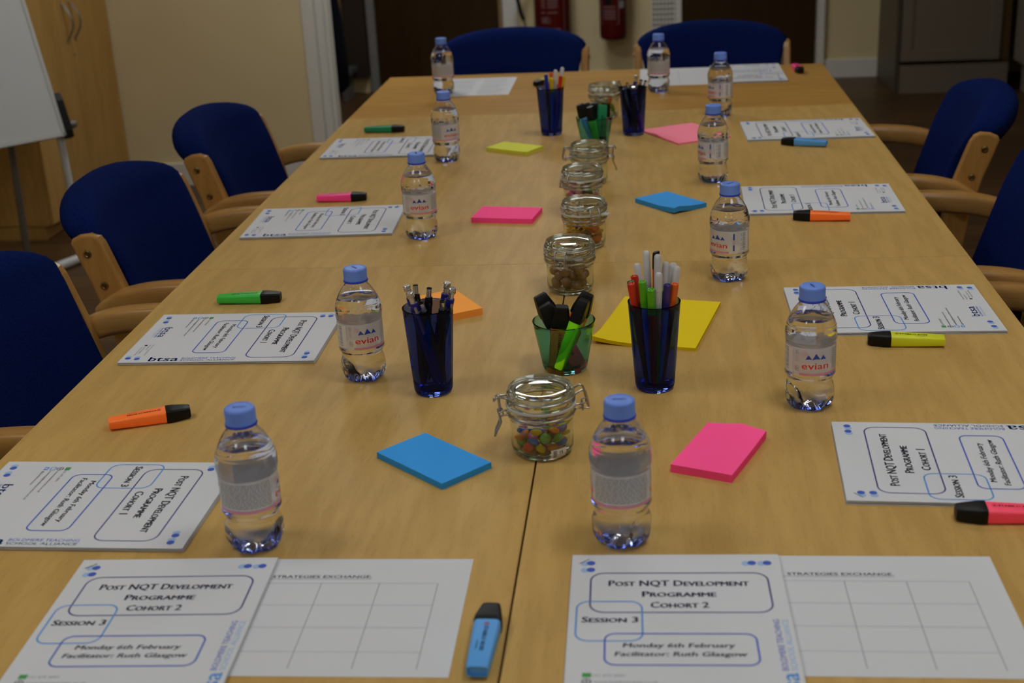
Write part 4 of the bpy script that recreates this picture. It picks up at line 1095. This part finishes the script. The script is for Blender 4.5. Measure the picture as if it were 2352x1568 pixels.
for a in ((-.68, .004, -.008, .006), (-.68, .004, .854, .868), (-.688, -.676, -.008, .868), (-.006, .006, -.008, .868)): fr.box(*a, -.013, .013, M=mw)
fr.build('frame', white_metal, bd)
MB().extrude([(-.018, -.016), (-.018, .016), (.008, .020), (.120, .016), (.150, .008), (.150, -.016)], .0062, .034, M=mw).build('corner_clamp', M['black'], bd, .003)
MB().lathe([(0, 0), (.012, 0), (.014, .006), (.014, .022), (.010, .028), (0, .028)], 18, M=mw @ Matrix.Translation((.034, .03, -.005)) @ Matrix.Rotation(R(90), 4, 'Y')).build('knob', grey_metal, bd)
foot = Vector((-2.120 - cx, 4.658 - cyy, 0)); htop = Vector((0, 0, cz)) - nv * .030
fl = MB(); fl.tube([foot + Vector((0, 0, .03)), htop], .0135, 12); fl.build('leg', white_metal, t)
f2_ = foot - dv * .64
fl = MB(); fl.tube([f2_ + Vector((0, 0, .03)), htop - dv * .64], .0135, 12); fl.build('leg', white_metal, t)
rf = Vector((-2.363 - cx, 4.70 - cyy, 0)); rt = Vector((0, 0, cz)) - dv * .30 - nv * .03
ra = rf + Vector((0, 0, .0)); rtop = ra + Vector((.035, -.03, .62))
MB().tube([ra, rtop], .013, 12).build('rear_leg', grey_metal, t)
fb = Vector((.40, .917, 0))
for f_ in (foot, f2_):
    MB().tube([f_ - fb * .32 + Vector((0, 0, .018)), f_ + fb * .10 + Vector((0, 0, .018))], .018, 14).build('foot_bar', white_metal, t)
ps = MB(); n = 8
vs = []
for i in range(n + 1):
    for j in range(n + 1):
        u, v = -.52 + .345 * i / n, .225 + .45 * j / n
        vs.append(tuple(mw @ Vector((u, v, .0125 + .018 * max(0, 1 - j / 2.0) ** 2 * (.4 + .6 * i / n)))))
k = n + 1
ps.add(vs, [(i * k + j, (i + 1) * k + j, (i + 1) * k + j + 1, i * k + j + 1) for i in range(n) for j in range(n)], 0, True)
po = ps.build('paper_sheet', pm('faded_paper', (0.74, 0.66, 0.63), .8, spec=.2)); po.location = (cx, cyy, 0)
sm = po.modifiers.new('thick', 'SOLIDIFY'); sm.thickness = .0012
tag(po, 'pale pinkish sheet with curled lower edge hanging on the easel board', 'paper')

# ------------------------------------------------------------------ fire extinguishers
red = pm('extinguisher_red', (0.095, 0.003, 0.0015), 0.45, spec=0.3)
wlab = pm('extinguisher_white_print', (0.22, 0.13, 0.13), 0.6)
wl2 = pm('extinguisher_white_panel', (0.34, 0.33, 0.31), 0.6)
def extinguisher(label, x, y, z, r, h, kind):
    t = thing('fire_extinguisher', label, 'fire extinguisher', (x, y, z), group='fire extinguishers on the far wall')
    bm_ = MB()
    bm_.lathe([(0, .004), (r * .80, .004), (r * .94, .010), (r, .030), (r, h - .06), (r * .93, h - .03), (r * .7, h - .008), (r * .3, h), (0, h)], 40)
    def cyl(s, zz): return ((r + .0006) * math.cos(s / r - math.pi / 2), (r + .0006) * math.sin(s / r - math.pi / 2), zz)
    bm_.build('cylinder', red, t, sharp=50)
    lb = MB()
    if kind == 'wide':
        put_text(lb, 'SE:', -.058, .245, cyl, 0, cap=.035, bold=.05, step=.12)
        for k, (a, b_) in enumerate(((-.06, .055), (-.06, .06), (-.06, .045))): flat_rect(lb, a, b_, .205 - k * .028, .214 - k * .028, cyl, 0, 8)
        for zz in (.300, .330, .345, .36, .375): 
            flat_rect(lb, -.06, -.035, zz, zz + .008, cyl, 0, 3); flat_rect(lb, -.02, .04, zz, zz + .007, cyl, 0, 6)
        flat_rect(lb, .078, .084, .12, .42, cyl, 0, 2)
    else:
        frame_strip(lb, rrect(-.075, .035, .095, .34, .012, 4), .006, cyl, 0)
        for zz in (.125, .14, .155, .170, .19): flat_rect(lb, -.06, .018, zz, zz + .007, cyl, 0, 6)
        flat_rect(lb, .040, .075, .185, .225, cyl, 1, 4); flat_rect(lb, -.05, -.005, .205, .25, cyl, 2, 4)
    lb.build('label', [wlab, wl2, M['black']], t, recalc=False)
    MB().lathe([(r * .3, h - .004), (.020, h + .01), (.020, h + .05), (.012, h + .055), (0, h + .055)], 16).build('valve', M['brass'], t)
    MB().tube([(0, 0, h + .052), (0, -.03, h + .07), (0, -.12, h + .062)], .008, 8, sx=1.6).build('handle', M['black'], t)
    hs = MB()
    if kind == 'wide':
        hs.tube([(-.02, 0, h + .035), (-.10, -.01, h + .03), (-.185, -.02, h - .10), (-.205, -.03, .42), (-.180, -.035, .30), (-.165, -.038, .26)], .012, 10)
    else:
        hs.tube([(.02, 0, h + .035), (.06, -.03, h), (.075, -.06, h - .12), (.05, -.085, .30)], .010, 10)
    hs.build('hose', M['black'], t, sharp=80)
    if kind == 'wide': MB().tube([(-.165, -.038, .262), (-.158, -.039, .235), (-.156, -.040, .20)], [.008, .006, .010], 10).build('nozzle', grey_metal, t)
    br = MB().box(-.03, .03, r * .96, .118 if kind != 'wide' else .124, h * .72, h * .72 + .05)
    br.build('bracket', M['black'], t)
    return t
extinguisher('wide red fire extinguisher on the wall with black hose at left', -.543, WY1 - .125, .16, .105, .55, 'wide')
extinguisher('slim red fire extinguisher hanging clear on the wall between two chairs', -.190, WY1 - .119, .285, .079, .48, 'slim')

# perforated vent panel beside the right door
t = thing('vent_panel', 'white perforated vent panel between slim extinguisher and brown door', 'vent', (.101, WY1 - .001, 0))
grey_slot = pm('vent_backing', (0.16, 0.155, 0.14), .6)
MB().box(-.068, .068, -.012, 0, .08, 2.0).build('backing', grey_slot, t)
bars = MB()
for k in range(7): bars.box(-.068 + k * .0205, -.060 + k * .0205, -.018, -.012, .08, 2.0)
for k in range(64): bars.box(-.068, .068, -.0178, -.012, .085 + k * .030, .094 + k * .030)
bars.build('grille', white_paint, t)

# ------------------------------------------------------------------ corner kitchen units
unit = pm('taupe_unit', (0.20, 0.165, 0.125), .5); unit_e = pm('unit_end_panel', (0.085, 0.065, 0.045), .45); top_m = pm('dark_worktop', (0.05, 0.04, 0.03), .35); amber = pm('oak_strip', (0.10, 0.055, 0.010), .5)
t = thing('base_unit', 'taupe kitchen base unit with dark end panel on the far wall', 'kitchen unit', (1.345, 7.5, 0))
MB().box(.024, .60, .02, .568, .17, .87).build('carcass', unit, t)
MB().box(0, .022, 0, .568, 0, .87).build('end_panel', unit_e, t, .002)
MB().box(.024, .60, .006, .02, 0, .155).build('plinth', unit, t)
d = MB().box(.030, .548, 0, .019, .175, .865).build('door', unit, t, .002)
pn = MB()
for a in ((.030, .085, .175, .865), (.493, .548, .175, .865), (.085, .493, .175, .235), (.085, .493, .805, .865)): pn.box(a[0], a[1], -.006, 0, a[2], a[3])
pn.build('moulding', unit, d, .002)
MB().box(.556, .598, .004, .019, .17, .87).build('corner_post', amber, t)
t = thing('base_unit', 'taupe kitchen base unit running along the right wall', 'kitchen unit', (WX1 - .002, 6.2, 0))
MB().box(-.63, 0, 0, 1.86, .17, .87).build('carcass', unit, t)
MB().box(-.60, -.58, 0, 1.3, 0, .165).build('plinth', unit, t)
for k in range(2):
    d = MB().box(-.65, -.631, .01 + k * .64, .63 + k * .64, .175, .865).build('door', unit, t, .002)
    pn = MB(); y0 = .01 + k * .64
    for a in ((y0, y0 + .055, .175, .865), (y0 + .565, y0 + .62, .175, .865), (y0 + .055, y0 + .565, .175, .235), (y0 + .055, y0 + .565, .805, .865)): pn.box(-.656, -.65, a[0], a[1], a[2], a[3])
    pn.build('moulding', unit, d, .002)
wt = MB(); wt.box(1.042, WX1 - .004, 7.47, WY1 - .002, .871, .91); wt.box(WX1 - .66, WX1 - .004, 6.19, 7.47, .871, .91)  # left end runs on past the unit, added to shade the far wall
tag(wt.build('worktop', top_m), 'dark L-shaped kitchen worktop over the corner units, its left end lengthened to shade the wall', 'worktop')
t = thing('shading_cupboard', 'taupe cupboard above the corner worktop, added out of view to shade the corner', 'kitchen unit', (1.05, WY1 - .002, 1.38))  # unseen cupboard, added to keep light off the kitchen corner
MB().box(0, 1.5, -.36, 0, 0, .75).build('carcass', unit, t, .003)
for k in range(3): MB().box(.005 + k * .5, .495 + k * .5, -.38, -.361, .005, .745).build('door', unit, t, .002)

# ------------------------------------------------------------------ cloakroom alcove behind the left wall
def coat(name, label, prof, loc, col, rim=None):
    t = thing(name, label, 'coat', loc, 0, 'coats hung in the alcove')
    rings = []
    for z, w, d in prof:
        rings.append([(w * sup(math.cos(a), .8) * (1 + .06 * math.sin(9 * a + z * 5)), d * sup(math.sin(a), .8) * (1 + .08 * math.sin(7 * a - z * 4)), z) for a in [2 * math.pi * k / 40 for k in range(40)]])
    MB().loft(rings).build('shell', pm(name + '_cloth', col, .95, spec=.1), t, sharp=80)
    MB().tube([(0, 0, prof[-1][0] - .01), (0, .0, prof[-1][0] + .05), (.0, .03, prof[-1][0] + .08)], .006, 8).build('hanging_loop', M['black'], t)
    if rim: MB().tube([(prof[-2][1] * .9, -prof[-2][2] * 1.02, prof[-2][0] - .25), (prof[-2][1] * .7, -prof[-2][2] * 1.05, prof[-2][0] - .02), (0, -prof[-2][2] * .9, prof[-1][0] - .01)], .008, 8).build('lining', pm(name + '_lining', rim, .9), t)
    return t
coat('long_coat', 'long black coat hanging behind the white door frame', [(.34, .05, .04), (.37, .085, .06), (.50, .088, .06), (.70, .072, .055), (.90, .05, .05), (1.15, .045, .045), (1.25, .03, .03)], (-1.468, 6.16, 0), (0.006, 0.007, 0.012))
coat('short_jacket', 'dark brown jacket with red lining hanging above in the alcove', [(.775, .06, .05), (.80, .10, .07), (.95, .11, .075), (1.15, .10, .07), (1.30, .05, .05)], (-1.475, 6.52, 0), (0.020, 0.010, 0.008), (0.12, 0.012, 0.010))
sbox('trim_9', -1.80, -1.672, WY1 - .09, WY1 - .001, .10, 2.1, pm('dark_brown_panel', (0.035, 0.022, 0.015), .6))
t = thing('low_bench', 'low grey bench with a metal leg in the cloakroom alcove', 'bench', (-1.93, 7.86, 0))
MB().box(-.35, .21, -.10, .10, .155, .185).build('seat', pm('grey_bench_top', (0.07, 0.085, 0.095), .5), t, .004)
for x in (-.30, .16): MB().box(x - .018, x + .018, -.09, .09, 0, .155).build('leg', pm('grey_bench_leg', (0.17, 0.18, 0.20), .4, .4), t, .003)
